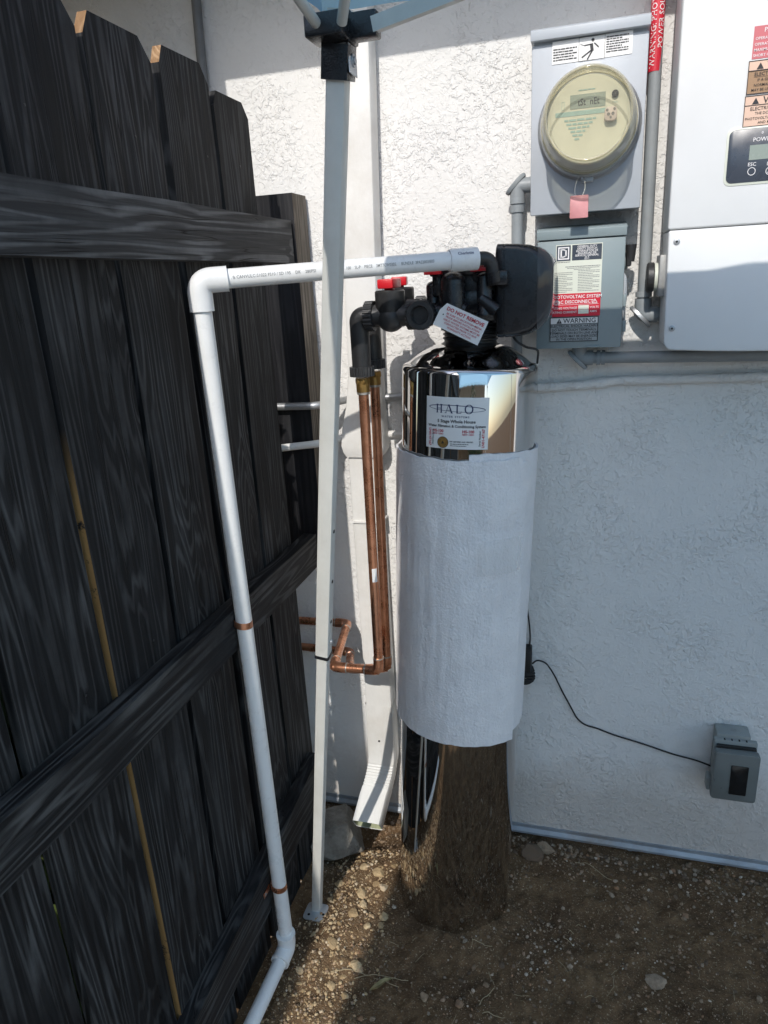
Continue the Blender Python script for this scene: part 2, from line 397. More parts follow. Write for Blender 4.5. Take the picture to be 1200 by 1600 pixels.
M = dict(
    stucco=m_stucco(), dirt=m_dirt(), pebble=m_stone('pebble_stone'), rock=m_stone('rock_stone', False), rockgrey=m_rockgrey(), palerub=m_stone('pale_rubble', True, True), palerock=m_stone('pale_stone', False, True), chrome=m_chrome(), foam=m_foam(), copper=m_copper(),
    board=m_wood('black_stained_board', 2, (.0065, .007, .008), (.095, .095, .096)),
    board_t=m_wood('black_stained_rail', 1, (.009, .009, .010), (.105, .104, .102)), board_w=m_wood('weathered_top_rail', 1, (.030, .030, .031), (.24, .237, .233)),
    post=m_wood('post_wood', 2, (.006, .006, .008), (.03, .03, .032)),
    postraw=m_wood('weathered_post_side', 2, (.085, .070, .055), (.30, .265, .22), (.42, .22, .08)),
    tan=m_wood('tan_fence_wood', 2, (.22, .125, .06), (.50, .33, .19)),
    rawedge=m_raw_edge(),
    screed=plain('galvanised_screed', (.34, .375, .41), .55, .35, .25, 14, dirt=(.25, .2, .15), dirtamt=.7),
    galv=plain('galvanised_steel', (.47, .48, .49), .42, .7, .18, 25),
    pvc_grey=plain('grey_conduit_plastic', (.27, .295, .31), .48, 0, .12, 20, dirt=(.34, .33, .31), dirtamt=.35),
    conduit_dark=plain('weathered_conduit', (.16, .165, .17), .55, .2, .2, 20),
    meterpaint=plain('meter_box_paint', (.44, .475, .52), .42, 0, .05, 9, bs=500, bd=.0002, dirt=(.40, .38, .36), dirtamt=.18),
    acpaint=plain('disconnect_grey_paint', (.23, .285, .30), .40, 0, .06, 9, bs=500, bd=.0002, dirt=(.28, .28, .27), dirtamt=.2),
    invpaint=plain('inverter_white_powder', (.74, .745, .74), .45, 0, .03, 6, bs=700, bd=.0002, dirt=(.55, .54, .50), dirtamt=.12),
    invgrey=plain('inverter_side_metal', (.36, .36, .35), .5, .3, .12, 20),
    pvc=plain('white_pvc', (.80, .80, .785), .33, 0, .05, 12, bs=150, bd=.0002, dirt=(.60, .57, .52), dirtamt=.3),
    tentpaint=plain('tent_leg_paint', (.62, .61, .565), .42, 0, .07, 14, bs=300, bd=.00015, dirt=(.36, .32, .27), dirtamt=.25),
    plate=plain('bare_steel_plate', (.62, .63, .64), .42, .6, .1, 25),
    spout=plain('white_downspout_paint', (.78, .77, .74), .5, 0, .06, 9, bs=90, bd=.0007, dirt=(.52, .47, .40), dirtamt=.4),
    mouth=plain('algae_stained_metal', (.36, .38, .24), .8, 0, .4, 30),
    black=plain('black_plastic', (.016, .016, .018), .27, 0, .15, 20, bs=420, bd=.0004),
    blackm=plain('dusty_black_plastic', (.026, .026, .027), .40, 0, .3, 26, bs=300, bd=.0005, dirt=(.10, .098, .095), dirtamt=.4),
    hole=plain('dark_hollow', (.006, .006, .006), .9, 0, .05),
    red=plain('red_plastic', (.62, .012, .022), .38, 0, .06),
    redlabel=plain('red_label', (.60, .022, .045), .42, 0, .05, 8, bd=0),
    redfade=plain('faded_red_label', (.58, .15, .17), .5, 0, .07, 12, bd=0),
    pinkseal=plain('faded_pink_seal', (.62, .27, .28), .5, 0, .12, 40),
    white=plain('white_label', (.78, .78, .77), .4, 0, .03, 8, bd=0),
    cream=plain('cream_label', (.70, .72, .62), .45, 0, .05, 8, bd=0),
    greylabel=plain('grey_label', (.36, .385, .39), .45, 0, .05, 8, bd=0),
    peach=plain('peach_label', (.72, .50, .38), .5, 0, .05, 8, bd=0),
    brown=plain('faded_orange_label', (.36, .22, .12), .5, 0, .1, 8, bd=0),
    ink=plain('black_ink', (.02, .02, .024), .5, 0, .05, bd=0), greyink=plain('grey_ink', (.20, .20, .20), .5, 0, .1, bd=0),
    blueink=plain('navy_ink', (.02, .03, .10), .5, 0, .05, bd=0), redink=plain('red_ink', (.50, .03, .05), .5, 0, .05, bd=0),
    whiteink=plain('white_ink', (.80, .78, .78), .5, 0, .03, bd=0),
    gold=plain('gold_seal', (.36, .20, .05), .45, .2, .3, 200, bd=0), panel=plain('keypad_panel', (.055, .065, .085), .3, 0, .06, 9, bd=0),
    lcd=plain('grey_lcd', (.29, .33, .285), .25, 0, .05, 9, bd=0), meterface=plain('cream_meter_face', (.62, .60, .49), .5, 0, .08, 20, bd=0),
    meterbar=plain('faded_blue_band', (.30, .43, .40), .5, 0, .12, 60, bd=0), optic=plain('pale_optical_port', (.56, .46, .42), .5, 0, .05, bd=0),
    hazy=m_clear('hazy_cover_edge', (.90, .87, .75), .20, .08), glass=m_clear('yellowed_meter_cover', (.955, .94, .84), .06, .03), smoke=m_clear('smoky_display_cover', (.14, .14, .145), .45), tape=m_clear('packing_tape', (1, 1, 1), .04, .2),
    brass=plain('brass', (.44, .27, .09), .36, .9, .2, 40), solder=plain('solder', (.60, .56, .50), .35, .8, .1, 60),
    rubber=plain('black_rubber', (.012, .012, .012), .55, 0, .1), outlet=plain('outlet_cover_grey', (.155, .17, .165), .38, 0, .08, 14, bs=400, bd=.0003),
    outletb=plain('outlet_box_grey', (.27, .29, .28), .5, 0, .12, 14), smokeg=plain('smoky_window', (.012, .013, .014), .12, 0, .05, bd=0),
    fabric=m_fabric(), leaf=m_leaf(), bark=plain('bark', (.10, .07, .05), .9, 0, .3, 30, bs=80, bd=.004), straw=plain('dry_straw', (.42, .33, .20), .8, 0, .25, 60, bd=0),
    dryleaf=plain('dry_leaf', (.30, .25, .12), .75, 0, .3, 40, bd=0), eave=plain('painted_eave', (.55, .53, .50), .7, 0, .1), roof=plain('roof_shingle', (.16, .14, .13), .9, 0, .3, 30, bs=60, bd=.004),
    bounceslab=plain('pale_bounce_slab', (.62, .59, .54), .85, 0, .12, 4, bs=90, bd=.002), tanwall=plain('tan_stucco', (.50, .38, .26), .9, 0, .1, 6, bs=60, bd=.004),
)

WY = 1.75        # face of the house wall

# ------------------------------------------------------------------ ground
def hgt(x, y):
    h = .012*mn.fractal(V((x*5, y*5, 3.1)), 1.0, 2.0, 4) + .010*mn.fractal(V((x*22, y*22, 9.1)), .8, 2.1, 4) + .0035*abs(mn.noise(V((x*90, y*90, 1.7))))
    h += .040*math.exp(-(((x+.50)/.085)**2+((y-1.50)/.10)**2)) + .022*math.exp(-(((x+.56)/.09)**2+((y-1.27)/.13)**2))
    h -= .022*math.exp(-(((y-1.73)/.06)**2))*(1 if x > -.3 else .6)
    h -= .05*math.exp(-(((x+.60)/.10)**2+((y-1.66)/.07)**2))
    h += .012*math.exp(-(((x+.25)/.2)**2+((y-1.33)/.05)**2))
    return h
def axis_pts(a, b, st, far):
    out = [a+i*st for i in range(int((b-a)/st)+1)]; d = st
    lo, hi = [], []
    while d < far: d *= 1.5; lo.append(a-d*1.4); hi.append(out[-1]+d*1.4)
    return lo[::-1]+out+hi
gx = axis_pts(-.95, .70, .0065, 60); gy = axis_pts(.80, 1.80, .0065, 60)
g = MB(); nx, ny = len(gx), len(gy)
g.v = [(x, y, hgt(x, y) if abs(x) < 3 and -3 < y < 3 else 0) for y in gy for x in gx]
g.f = [(j*nx+i, j*nx+i+1, (j+1)*nx+i+1, (j+1)*nx+i) for j in range(ny-1) for i in range(nx-1)]; g.m = [0]*len(g.f)
tag(g.build('ground', M['dirt'], sharp=180), kind='structure')

tag(MB().box(-.66, 5.0, -5.1, .36, -.1, .035, .006).build('bounce_slab', M['bounceslab']), kind='structure')  # unseen pale slab, added behind the viewer to bounce sunlight up as fill

# ------------------------------------------------------------------ house
H = Root('house', (1.5, WY, 0), 'white stuccoed house wall with the meters, boxes and pipes on it', 'house wall')
H.part(MB().box(-3.2, 5.2, WY, WY+.25, .024, 2.60), 'wall', M['stucco'])
sc = MB()
sc.prism([(-.009, -.006), (.006, -.006), (.006, .020), (-.0015, .020), (-.0015, .010), (-.009, .001)], -3.2, 5.2, M=Matrix(((0, 1, 0, 0), (1, 0, 0, WY-.003), (0, 0, 1, .006), (0, 0, 0, 1))))
H.part(sc, 'weep_screed', M['screed'])
H.part(MB().box(-3.2, 5.2, WY+.01, WY+.2, -.2, .022), 'foundation', M['pvc_grey'])
H.part(MB().box(-.885, 5.2, WY-.45, WY+.3, 2.413, 2.49), 'eave', M['eave'])
H.part(MB().box(-3.2, -.885, WY-1.3, WY+.3, 2.413, 2.49), 'eave', M['eave'])  # deeper left section, added out of view to shade the wall there
H.part(MB().add([(-3.2, WY-.5, 2.50), (5.2, WY-.5, 2.50), (5.2, WY+4, 3.9), (-3.2, WY+4, 3.9)], [(0, 1, 2, 3)]), 'roof', M['roof'])

# ------------------------------------------------------------------ black fence
BX, RX = -.728, -.690
F = Root('board_fence', (BX, 1.0, 0), 'black stained wooden board fence with three rails, beside the white drain pipe', 'fence')
edges = [-2.96+i*.194 for i in range(17)]
spans = [(e, e+.183) for e in edges if e < -.05]+[(.03, .232), (.242, .428), (.438, .624), (.640, .8225), (.832, 1.008), (1.028, 1.199), (1.222, 1.389), (1.409, 1.557)]
tops = {.640: 2.02, .832: 1.989, 1.028: 1.994, 1.222: 1.997, 1.409: 1.966}
for i, (a, b) in enumerate(spans):
    rd = random.Random(i+40); zt = tops.get(a, 1.99+rd.uniform(-.012, .012)); zb = .015+rd.uniform(0, .01)
    pr = {.832: .0030, 1.409: -.002}.get(a, rd.uniform(-.0015, .0015)); c = .030+rd.uniform(-.004, .004); w = b-a
    th = .017; cm = V((BX, (a+b)/2, 1.0)); mb = MB(); n = 7; vs = []
    # board outline in (y,z) with dog-eared top and a slightly wandering edge
    left = [(-w/2+rd.uniform(-.0012, .0012), zb+(zt-c-zb)*k/n) for k in range(n+1)]; right = [(w/2+rd.uniform(-.0012, .0012), zb+(zt-c-zb)*k/n) for k in range(n+1)]
    out = left+[(-w/2+c*.55+rd.uniform(-.003, .003), zt), (w/2-c*.9, zt+rd.uniform(-.004, .002))]+right[::-1]
    k = len(out)
    tw = rd.uniform(-.012, .012)
    for x in (pr, pr-th): vs += [(x+p[0]*tw, p[0], p[1]-1.0) for p in out]
    raw = a == .832
    fs = [tuple(range(k)), tuple(range(2*k-1, k-1, -1))]; ms = [0, 0]
    for q in range(k):
        fs.append((q, k+q, k+(q+1) % k, (q+1) % k)); ms.append(1 if (raw and q < n) else 2 if (q in (n, n+1) and a in (1.028, 1.222)) else 0)
    mb.v, mb.f, mb.m = vs, fs, ms
    o = mb.build('board', [M['board'], M['rawedge'], M['tan']], F.o, sharp=20); o.location = (0, cm.y-1.0, 1.0)
    if raw: o['label'] = 'board with a raw tan strip along its edge'
    for z_ in (1.84, 1.02, .36):
        if a > .4:
            ny = rd.uniform(-.05, .05); q_ = pr+ny*tw; MB().tube([(q_-.001, ny, z_-1), (q_+.0008, ny, z_-1)], .0019, 7).build('nail', M['blackm'], o)
def rail(y0, z0, y1, z1, h, x0, x1, lab, seed):
    rd = random.Random(seed); n = 26; mb = MB(); vs = []; fs = []
    yc = (y0+y1)/2
    for i in range(n+1):
        t = i/n; y = y0+(y1-y0)*t; z = z0+(z1-z0)*t; q = .0012
        e = [rd.uniform(-q, q) for _ in range(4)]
        vs += [(x1+e[0], y-yc, z+e[1]), (x1+e[2], y-yc, z+h+e[3]), (x0, y-yc, z+h+e[3]), (x0, y-yc, z+e[1])]
    for i in range(n):
        for j in range(4): fs.append((4*i+j, 4*i+(j+1) % 4, 4*i+4+(j+1) % 4, 4*i+4+j))
    fs += [(3, 2, 1, 0), (4*n, 4*n+1, 4*n+2, 4*n+3)]
    mb.add(vs, fs); mb.v = [(p[0]-BX, p[1], p[2]) for p in mb.v]
    o = mb.build('rail', M['board_w' if seed == 1 else 'board_t'], F.o, sharp=50); o.location = (0, yc-1.0, 0); o['label'] = lab
rail(-2.9, 1.672, 1.648, 1.646, .094, BX+.0012, RX, 'top rail with long grain cracks', 1)
rail(-2.9, .935, 1.632, .878, .090, BX+.0012, RX, 'middle rail', 2)
rail(-.1, .010, 1.52, .243, .118, BX+.0012, RX-.002, 'bottom rail', 3)
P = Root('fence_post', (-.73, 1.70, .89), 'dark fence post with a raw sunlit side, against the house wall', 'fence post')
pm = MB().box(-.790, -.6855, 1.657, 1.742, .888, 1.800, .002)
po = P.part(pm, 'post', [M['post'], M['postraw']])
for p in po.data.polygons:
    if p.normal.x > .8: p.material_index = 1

# ------------------------------------------------------------------ small wall pipes
def pipe_thing(name, pts, r, mat, label, cat, loc, extra=(), group=None, n=14, fr=.03):
    rt_ = Root(name, loc, label, cat, group); rt_.part(MB().tube(fillet(pts, fr), r, n), 'tube', mat)
    for nm, mb, mt in extra: rt_.part(mb, nm, mt)
    return rt_
pipe_thing('conduit', [(-.95, 1.640, 1.303), (-.66, 1.640, 1.308), (-.60, 1.738, 1.309), (-.30, 1.742, 1.318), (-.125, 1.742, 1.330)], .0095, M['galv'],
           'bare grey conduit crossing the dark fence post, running behind the tank', 'conduit', (-.7, 1.64, 1.30))
pp = [(-.128, 1.741, 1.331), (-.02, 1.741, 1.336), (.04, 1.741, 1.345), (.37, 1.741, 1.350), (1.4, 1.741, 1.36)]
pipe_thing('wall_pipe', pp, .011, M['stucco'], 'white painted pipe running along the wall right of the tank', 'pipe', (.3, 1.74, 1.34),
           [('coupling', MB().tube([(.004, 1.741, 1.3385), (.03, 1.741, 1.343)], .0135, 14), M['stucco'])])
pipe_thing('wall_pipe', [(-.785, 1.645, 1.196), (-.66, 1.645, 1.211), (-.60, 1.742, 1.213), (-.2, 1.745, 1.22)], .0095, M['spout'],
           'chipped white painted pipe stub crossing the dark post below the bare conduit', 'pipe', (-.72, 1.64, 1.2))
pipe_thing('conduit', [(-.905, 1.732, 2.41), (-.915, 1.732, 2.15), (-.93, 1.732, 1.6), (-.93, 1.732, .9)], .0115, M['conduit_dark'],
           'dark conduit rising on the shaded wall above the fence boards', 'conduit', (-.91, 1.73, 1.6))

# ------------------------------------------------------------------ downspout
D_ = Root('downspout', (-.56, 1.70, .1), 'white metal rain downspout on the wall behind the copper pipes', 'downspout')
def duct(stations, n=4, wob=0):
    """stations: (centre, width dir, depth dir, w, d); rounded rectangular duct, open ended"""
    vs = []; fs = []
    for c, wx, dx, w, d in stations:
        for u, v in rrect(-w/2, w/2, -d/2, d/2, .009, 2): vs.append(V(c)+V(wx).normalized()*u+V(dx).normalized()*v)
    k = 12
    for i in range(len(stations)-1):
        for j in range(k): fs.append((i*k+j, i*k+(j+1) % k, (i+1)*k+(j+1) % k, (i+1)*k+j))
    return MB().add(vs, fs)
ex, ey = (1, 0, 0), (0, 1, 0)
up_ = [((-.533+(z-2.0)*.028, 1.715, z), ex, ey, .082, .058) for z in (2.41, 2.2, 1.9, 1.6, 1.38)]
up_ += [((-.556, 1.714, 1.30), ex, ey, .092, .062), ((-.562, 1.713, 1.24), ex, ey, .108, .067), ((-.564, 1.713, 1.195), ex, ey, .116, .069), ((-.564, 1.713, 1.178), ex, ey, .108, .066), ((-.564, 1.713, 1.166), ex, ey, .094, .062)]
D_.part(duct(up_), 'upper_section', M['spout'])
lo_ = [((-.568, 1.716, z), ex, ey, .080, .054) for z in (1.20, 1.0, .70, .40)]
D_.part(duct(lo_), 'lower_section', M['spout'])
D_.part(MB().box(-.612, -.524, 1.684, 1.749, .985, .990), 'joint_ridge', M['spout'])
el = []; EA = R_(58)
for k in range(25):
    t = k/24; a = t*EA; rr = .13
    cy_ = 1.716-rr*(1-math.cos(a)); cz = .235-rr*math.sin(a)
    crimp = .0020 if (k % 2 and 3 < k < 21) else 0
    el.append(((-.570-.016*t, cy_, cz), (1, 0, 0), (0, math.cos(a), -math.sin(a)), .084-crimp, .058-crimp*2))
el.insert(0, ((-.568, 1.716, .42), ex, ey, .084, .058))
dr = V((-.05, -math.sin(EA), -math.cos(EA)))
el.append((tuple(V(el[-1][0])+dr*.085), el[-1][1], el[-1][2], .084, .058))
D_.part(duct(el), 'elbow', M['spout'], sharp=25)
el2 = [((V(el[-1][0])-dr*.001-dr*q), el[-1][1], el[-1][2], .078, .052) for q in (0, .05)]
D_.part(duct(el2), 'mouth_lining', M['mouth'])
D_.part(MB().tube([(-.572, 1.685, .30), (-.572, 1.689, .30)], .003, 8), 'rivet', M['hole'])

# ------------------------------------------------------------------ water tank
tb = V((-.317, 1.489, 0)); tax = V((.041, .035, 1)).normalized()
TM = axm(tb, tax, (1, 0, 0)); TR = .146
T = thing('water_filter_tank', tb, 'tall polished steel water filter tank standing in the dirt', 'water tank')
T.rotation_euler = TM.to_euler()
def tpart(mb, name, mat, parent=None, sharp=35, label=None):
    o = mb.build(name, mat, parent or T, sharp=sharp)
    if label: o['label'] = label
    return o
prof = [(TR, -.06), (TR, .4), (TR, .9), (TR, 1.408)]
prof += [(TR-.012+.012*math.cos(a), 1.408+.012*math.sin(a)) for a in (R_(30), R_(60), R_(80))]
for k in range(1, 13):
    t = k/12; prof.append((TR-.012-(TR-.012-.058)*t, 1.4195+.040*math.sin(t*math.pi/2)))
tpart(MB().lathe(prof, 96), 'tank_shell', M['chrome'], sharp=60)
prof = [(.058, 1.452), (.062, 1.460), (.056, 1.464)]
for k in range(5): z = 1.468+k*.0085; prof += [(.055, z), (.0585, z+.002), (.0585, z+.005), (.055, z+.007)]
prof += [(.047, 1.512), (.047, 1.53), (.0, 1.53)]
tpart(MB().lathe(prof, 40), 'neck_collar', M['blackm'])
# label, wrapped on the shell; u to the right seen from the front
def on_tank(r, z0):
    def fn(u, v, d=0):
        a = u/TR-math.pi/2; q = r+d; return (q*math.cos(a), q*math.sin(a), z0+v)
    return fn
LZ = 1.312
lab = tpart(slab(-.0655, .0655, -.0525, .0525, on_tank(TR+.0003, LZ), .0006, nu=20), 'label', M['white'])
lf = on_tank(TR+.0013, LZ)
serif = []
def letter(strokes, u, v, h):
    for a, b, w in strokes: serif.append(stroke([(u+a[0]*h, v+a[1]*h), (u+b[0]*h, v+b[1]*h)], w*h))
hh = .0175; v0 = .0205
def ser(x, y, L_=.26): return ((x-L_/2, y), (x+L_/2, y), .06)
letter([((.13, 0), (.13, 1), .15), ((.62, 0), (.62, 1), .15), ((.13, .52), (.62, .52), .07), ser(.13, .03), ser(.13, .97), ser(.62, .03), ser(.62, .97)], -.042, v0, hh)
letter([((.05, 0), (.40, 1), .06), ((.40, 1), (.78, 0), .16), ((.18, .34), (.62, .34), .06), ser(.05, .03, .22), ser(.78, .03)], -.0225, v0, hh)
letter([((.13, 0), (.13, 1), .15), ((.05, .03), (.58, .03), .06), ((.56, .02), (.60, .26), .05), ser(.13, .97)], -.0005, v0, hh)
oc = []
for k in range(28):
    w = 2*math.pi*k/28; w2 = 2*math.pi*(k+1)/28
    oc.append(((.5+.42*math.cos(w), .5+.5*math.sin(w)), (.5+.42*math.cos(w2), .5+.5*math.sin(w2)), .07+.09*abs(math.cos((w+w2)/2))))
letter(oc, .0165, v0, hh)
ring = []
for k in range(48):
    w, w2 = 2*math.pi*k/48, 2*math.pi*(k+1)/48
    if math.sin(w) < 0 and -.043 < .058*math.cos(w) < .034 and False: continue
    ring.append(stroke([(.058*math.cos(w), .030+.0062*math.sin(w)-.002*math.cos(w)), (.058*math.cos(w2), .030+.0062*math.sin(w2)-.002*math.cos(w2))], .0014 if math.sin(w) > -.2 else .0008))
navy = join(*serif, *ring, text_flat([('W A T E R   S Y S T E M S', .0052, -.002, .0118, 'CENTER', .03)]))
tpart(flat(navy, lf), 'lettering', M['blueink'], lab)
tpart(flat(text_flat([('5 Stage Whole House', .0088, 0, .0012, 'CENTER', .028), ('Water Filtration & Conditioning System', .0074, 0, -.0082, 'CENTER', .028)]), lf), 'lettering', M['ink'], lab)
tpart(flat(join(text_flat([('NSF CERTIFIED AND VERIFIED', .0036, .0115, -.0385, 'CENTER', .03)]), bars(-.011, .026, -.0428, .0014, 5), bars(-.011, .022, -.0462, .0012, 6)), lf), 'small_print', M['ink'], lab)
def rot_text(st, size, u, v, sgn, bold=.01):
    a, b = text_flat([(st, size, 0, 0, 'CENTER', bold)]); return [((u-y*sgn), v+x*sgn) for x, y in a], b
for u_, sg in ((-.0375, -1), (.0250, 1)):
    tpart(flat(text_flat([('HS-100', .0080, u_, -.0188, 'CENTER', .035), ('NEW 10001', .0048, u_, -.0238, 'CENTER', .025)]), lf), 'lettering', M['redink'], lab)
    tpart(flat(rot_text('LN0147167' if sg < 0 else 'LN01-47167', .0076, sg*.0580, -.030, sg, .03), lf), 'lettering', M['redink'], lab)
    tpart(flat(rot_text('Serial Number', .0054, sg*.0502, -.030, sg, .02), lf), 'lettering', M['ink'], lab)
sv = [(-.0265+.0118*math.cos(2*math.pi*k/40), -.0395+.0118*math.sin(2*math.pi*k/40)) for k in range(40)]
tpart(flat(poly(sv), lf), 'gold_seal', M['gold'], lab)
def circ(u, v, r, w, n=36): return join(*[stroke([(u+r*math.cos(2*math.pi*k/n), v+r*math.sin(2*math.pi*k/n)), (u+r*math.cos(2*math.pi*(k+1)/n), v+r*math.sin(2*math.pi*(k+1)/n))], w) for k in range(n)])
lf2 = on_tank(TR+.0019, LZ)
tpart(flat(join(circ(-.0265, -.0395, .0112, .0012), circ(-.0265, -.0395, .0078, .0005), poly([(-.0295, -.0412), (-.0265, -.0358), (-.0235, -.0412)]), rect(-.0300, -.0230, -.0430, -.0422)), lf2), 'seal_print', M['ink'], lab)

# foam sheet wrapped round the tank (a thing of its own)
FO = thing('foam_wrap', tb, 'whitish packing foam sheet wrapped around the middle of the steel tank', 'foam wrap'); FO.rotation_euler = TM.to_euler()
vs = []; fs = []; nU, nV = 150, 40; rd = random.Random(3)
a_end = R_(-29); a_start = a_end-R_(410)
for sd in (0, 1):
    for i in range(nU+1):
        t = i/nU; a = a_start+(a_end-a_start)*t
        r0 = TR+.0016+max(0, (t-.10))*.0065+.0012*mn.noise(V((a*1.7, 2.2, 0)))
        zb = .574+.008*mn.noise(V((a*.9, 0, 5)))+.0008*mn.noise(V((a*7, 0, 5)))+(-.020*max(0, (t-.86)/.14)); zt = 1.236+.006*mn.noise(V((a*.9, 0, 9)))+.003*mn.noise(V((a*6, 0, 9)))+.012*(1-t)-(.012 if t > .98 else 0)
        for j in range(nV+1):
            v = j/nV; z = zb+(zt-zb)*v
            wav = .0040*mn.noise(V((a*2.6, z*1.6, 1)))+.0022*mn.noise(V((a*11, z*5, 4)))
            fl = .004*max(0, (t-.96)/.04)*abs(mn.noise(V((0, z*3, 8))))*2
            q = r0+max(0, wav+.0015)+fl+(.0048 if sd else 0); vs.append((q*math.cos(a), q*math.sin(a), z))
S_ = (nU+1)*(nV+1); w_ = nV+1
for i in range(nU):
    for j in range(nV):
        a = i*w_+j; fs.append((a, a+1, a+w_+1, a+w_)); fs.append((S_+a, S_+a+w_, S_+a+w_+1, S_+a+1))
    a = i*w_; fs.append((a, a+w_, S_+a+w_, S_+a)); a += nV; fs.append((a, S_+a, S_+a+w_, a+w_))
for j in range(nV):
    fs.append((j, S_+j, S_+j+1, j+1)); a = nU*w_+j; fs.append((a, a+1, S_+a+1, S_+a))
MB().add(vs, fs).build('foam_sheet', M['foam'], FO, sharp=50)
tv = []; tf = []
for i in range(13):
    for j in range(11):
        u = .050+.108*i/12; v = .990+.080*j/10+rd.uniform(-.001, .001)*(j in (0, 10)); a = u/.15-math.pi/2
        q = TR+.0190+.0010*mn.noise(V((u*60, v*60, 3))); q -= .0062*max(0, min(1, (u-.147)/.008))
        tv.append((q*math.cos(a), q*math.sin(a), v))
for i in range(12):
    for j in range(10): a = i*11+j; tf.append((a, a+11, a+12, a+1))
MB().add(tv, tf).build('tape', M['tape'], FO, sharp=60)

# ------------------------------------------------------------------ control head on the tank (parts of the tank, world coordinates turned into its frame)
TI = TM.inverted()
def wpart(mb, name, mat, parent=None, sharp=35, label=None):
    mb.v = [tuple(TI @ V(p)) for p in mb.v]; return tpart(mb, name, mat, parent, sharp, label)
AX, AY = -.2555, 1.541
hb = MB()
hb.box(AX-.072, AX+.062, AY-.055, AY+.055, 1.505, 1.585, .008)
hb.box(AX-.060, AX+.058, AY-.075, AY+.040, 1.522, 1.572, .012)
hb.box(-.318, -.200, 1.470, 1.56, 1.55, 1.604, .004)
hb.lathe([(.052, 1.50), (.056, 1.51), (.056, 1.535), (.050, 1.548)], 36, M=Matrix.Translation((AX, AY, 0)), cap1=True)
head = wpart(hb, 'control_valve_body', M['black'])
def capsule(x, y, z0, z1, r, name, mat=M['black'], n=24):
    pr_ = [(r*1.08, z0), (r*1.08, z0+.006), (r, z0+.008), (r, z1-r*.75)]
    for k in range(1, 7): w = k/6*math.pi/2; pr_.append((max(.0005, r*math.cos(w)), z1-r*.75+r*.75*math.sin(w)))
    return wpart(MB().lathe(pr_, n, M=Matrix.Translation((x, y, 0))), name, mat, head, sharp=40)
capsule(-.274, 1.448, 1.495, 1.606, .0245, 'piston_cap')
capsule(-.213, 1.455, 1.520, 1.602, .0150, 'injector_cap'); capsule(-.320, 1.478, 1.520, 1.590, .0150, 'injector_cap')
hb = MB().box(-.325, -.195, 1.462, 1.555, 1.598, 1.618, .004).box(-.318, -.30, 1.455, 1.52, 1.56, 1.605, .003).box(-.236, -.192, 1.45, 1.52, 1.585, 1.60, .003)
wpart(hb, 'manifold_plate', M['black'], head)
for k in range(2):
    a = -.262+k*.062
    wpart(MB().tube([(a-.02, 1.447, 1.553), (a+.012, 1.445, 1.532-.004*k)], .012, 16), 'outlet_barrel', M['black'], head)
for x0, z0, w in ((-.330, 1.602, .034), (-.238, 1.6035, .034)):
    mb = MB().box(x0, x0+w, 1.436, 1.446, z0, z0+.0065, .001).box(x0+w*.3, x0+w*.75, 1.440, 1.448, z0+.004, z0+.010, .001).box(x0+.002, x0+.006, 1.446, 1.50, z0, z0+.005).box(x0+w-.006, x0+w-.002, 1.446, 1.50, z0, z0+.005)
    wpart(mb, 'retaining_clip', M['red'], head)
# drain elbow from the white pipe into the head
dp1 = V((-.222, 1.418, 1.6265)); dp0 = V((-.676, 1.171, 1.6135)); dd = (dp1-dp0).normalized()
e_end = dp1+dd*.028
wpart(MB().tube(fillet([dp1-dd*.02, e_end, e_end+V((.006, .006, -.045))], .018, 8), .0125, 18), 'drain_elbow', M['blackm'], head)
wpart(MB().tube([e_end+V((.004, .004, -.026)), e_end+V((.006, .006, -.045))], .0150, 18).box(-.205, -.165, 1.43, 1.50, 1.575, 1.603, .005), 'drain_socket', M['black'], head)
# round control unit: dark case with a smoky face looking right
CY0, CY1 = 1.468, 1.640
def case_profile(x, grow=0):
    """rounded rectangle in (y,z) at station x"""
    t = x; z0, z1 = 1.478, 1.653
    return t, z0, z1
sts = [(-.1945, .012, .018), (-.1925, .004, .010), (-.190, 0, .010), (-.178, 0, .010), (-.1775, .0015, .010), (-.1755, .0015, .010), (-.175, 0, .010), (-.150, .0006, .012), (-.128, .0025, .015), (-.112, .007, .020), (-.100, .013, .026), (-.093, .020, .030)]
vs = []; fs = []; K = 24
def case_ring(x, ins, rad):
    tz = 1.652-ins*1.1-(x+.19)*.04; bz = 1.474+ins*1.9
    return [(x, p[0], p[1]) for p in rrect(CY0+ins*.5, CY1-ins*.5, bz, tz, rad, 5)]
for s_ in sts: vs += case_ring(*s_)
K = len(case_ring(*sts[0]))
for i in range(len(sts)-1):
    for j in range(K): fs.append((i*K+j, i*K+(j+1) % K, (i+1)*K+(j+1) % K, (i+1)*K+j))
fs += [tuple(range(K))[::-1], tuple((len(sts)-1)*K+j for j in range(K))]
case = wpart(MB().add(vs, fs), 'control_unit_case', M['black'], sharp=40)
vs = []; fs = []; st2 = [(-.113, .0055, .02), (-.101, .011, .024), (-.093, .017, .03), (-.087, .024, .03), (-.0835, .034, .02)]
for s_ in st2: vs += case_ring(*s_)
for i in range(len(st2)-1):
    for j in range(K): fs.append((i*K+j, i*K+(j+1) % K, (i+1)*K+(j+1) % K, (i+1)*K+j))
fs.append(tuple((len(st2)-1)*K+j for j in range(K)))
wpart(MB().add(vs, fs), 'smoky_face_cover', M['smoke'], case, sharp=60)
wpart(MB().box(-.205, -.186, 1.49, 1.60, 1.50, 1.615, .006).box(-.214, -.19, 1.478, 1.50, 1.575, 1.585, .002), 'mounting_bracket', M['black'], case)
wpart(MB().tube(fillet([(-.165, 1.50, 1.48), (-.155, 1.485, 1.465), (-.135, 1.49, 1.452), (-.115, 1.56, 1.44), (-.125, 1.66, 1.40)], .03), .0025, 8), 'control_cable', M['rubber'], case)

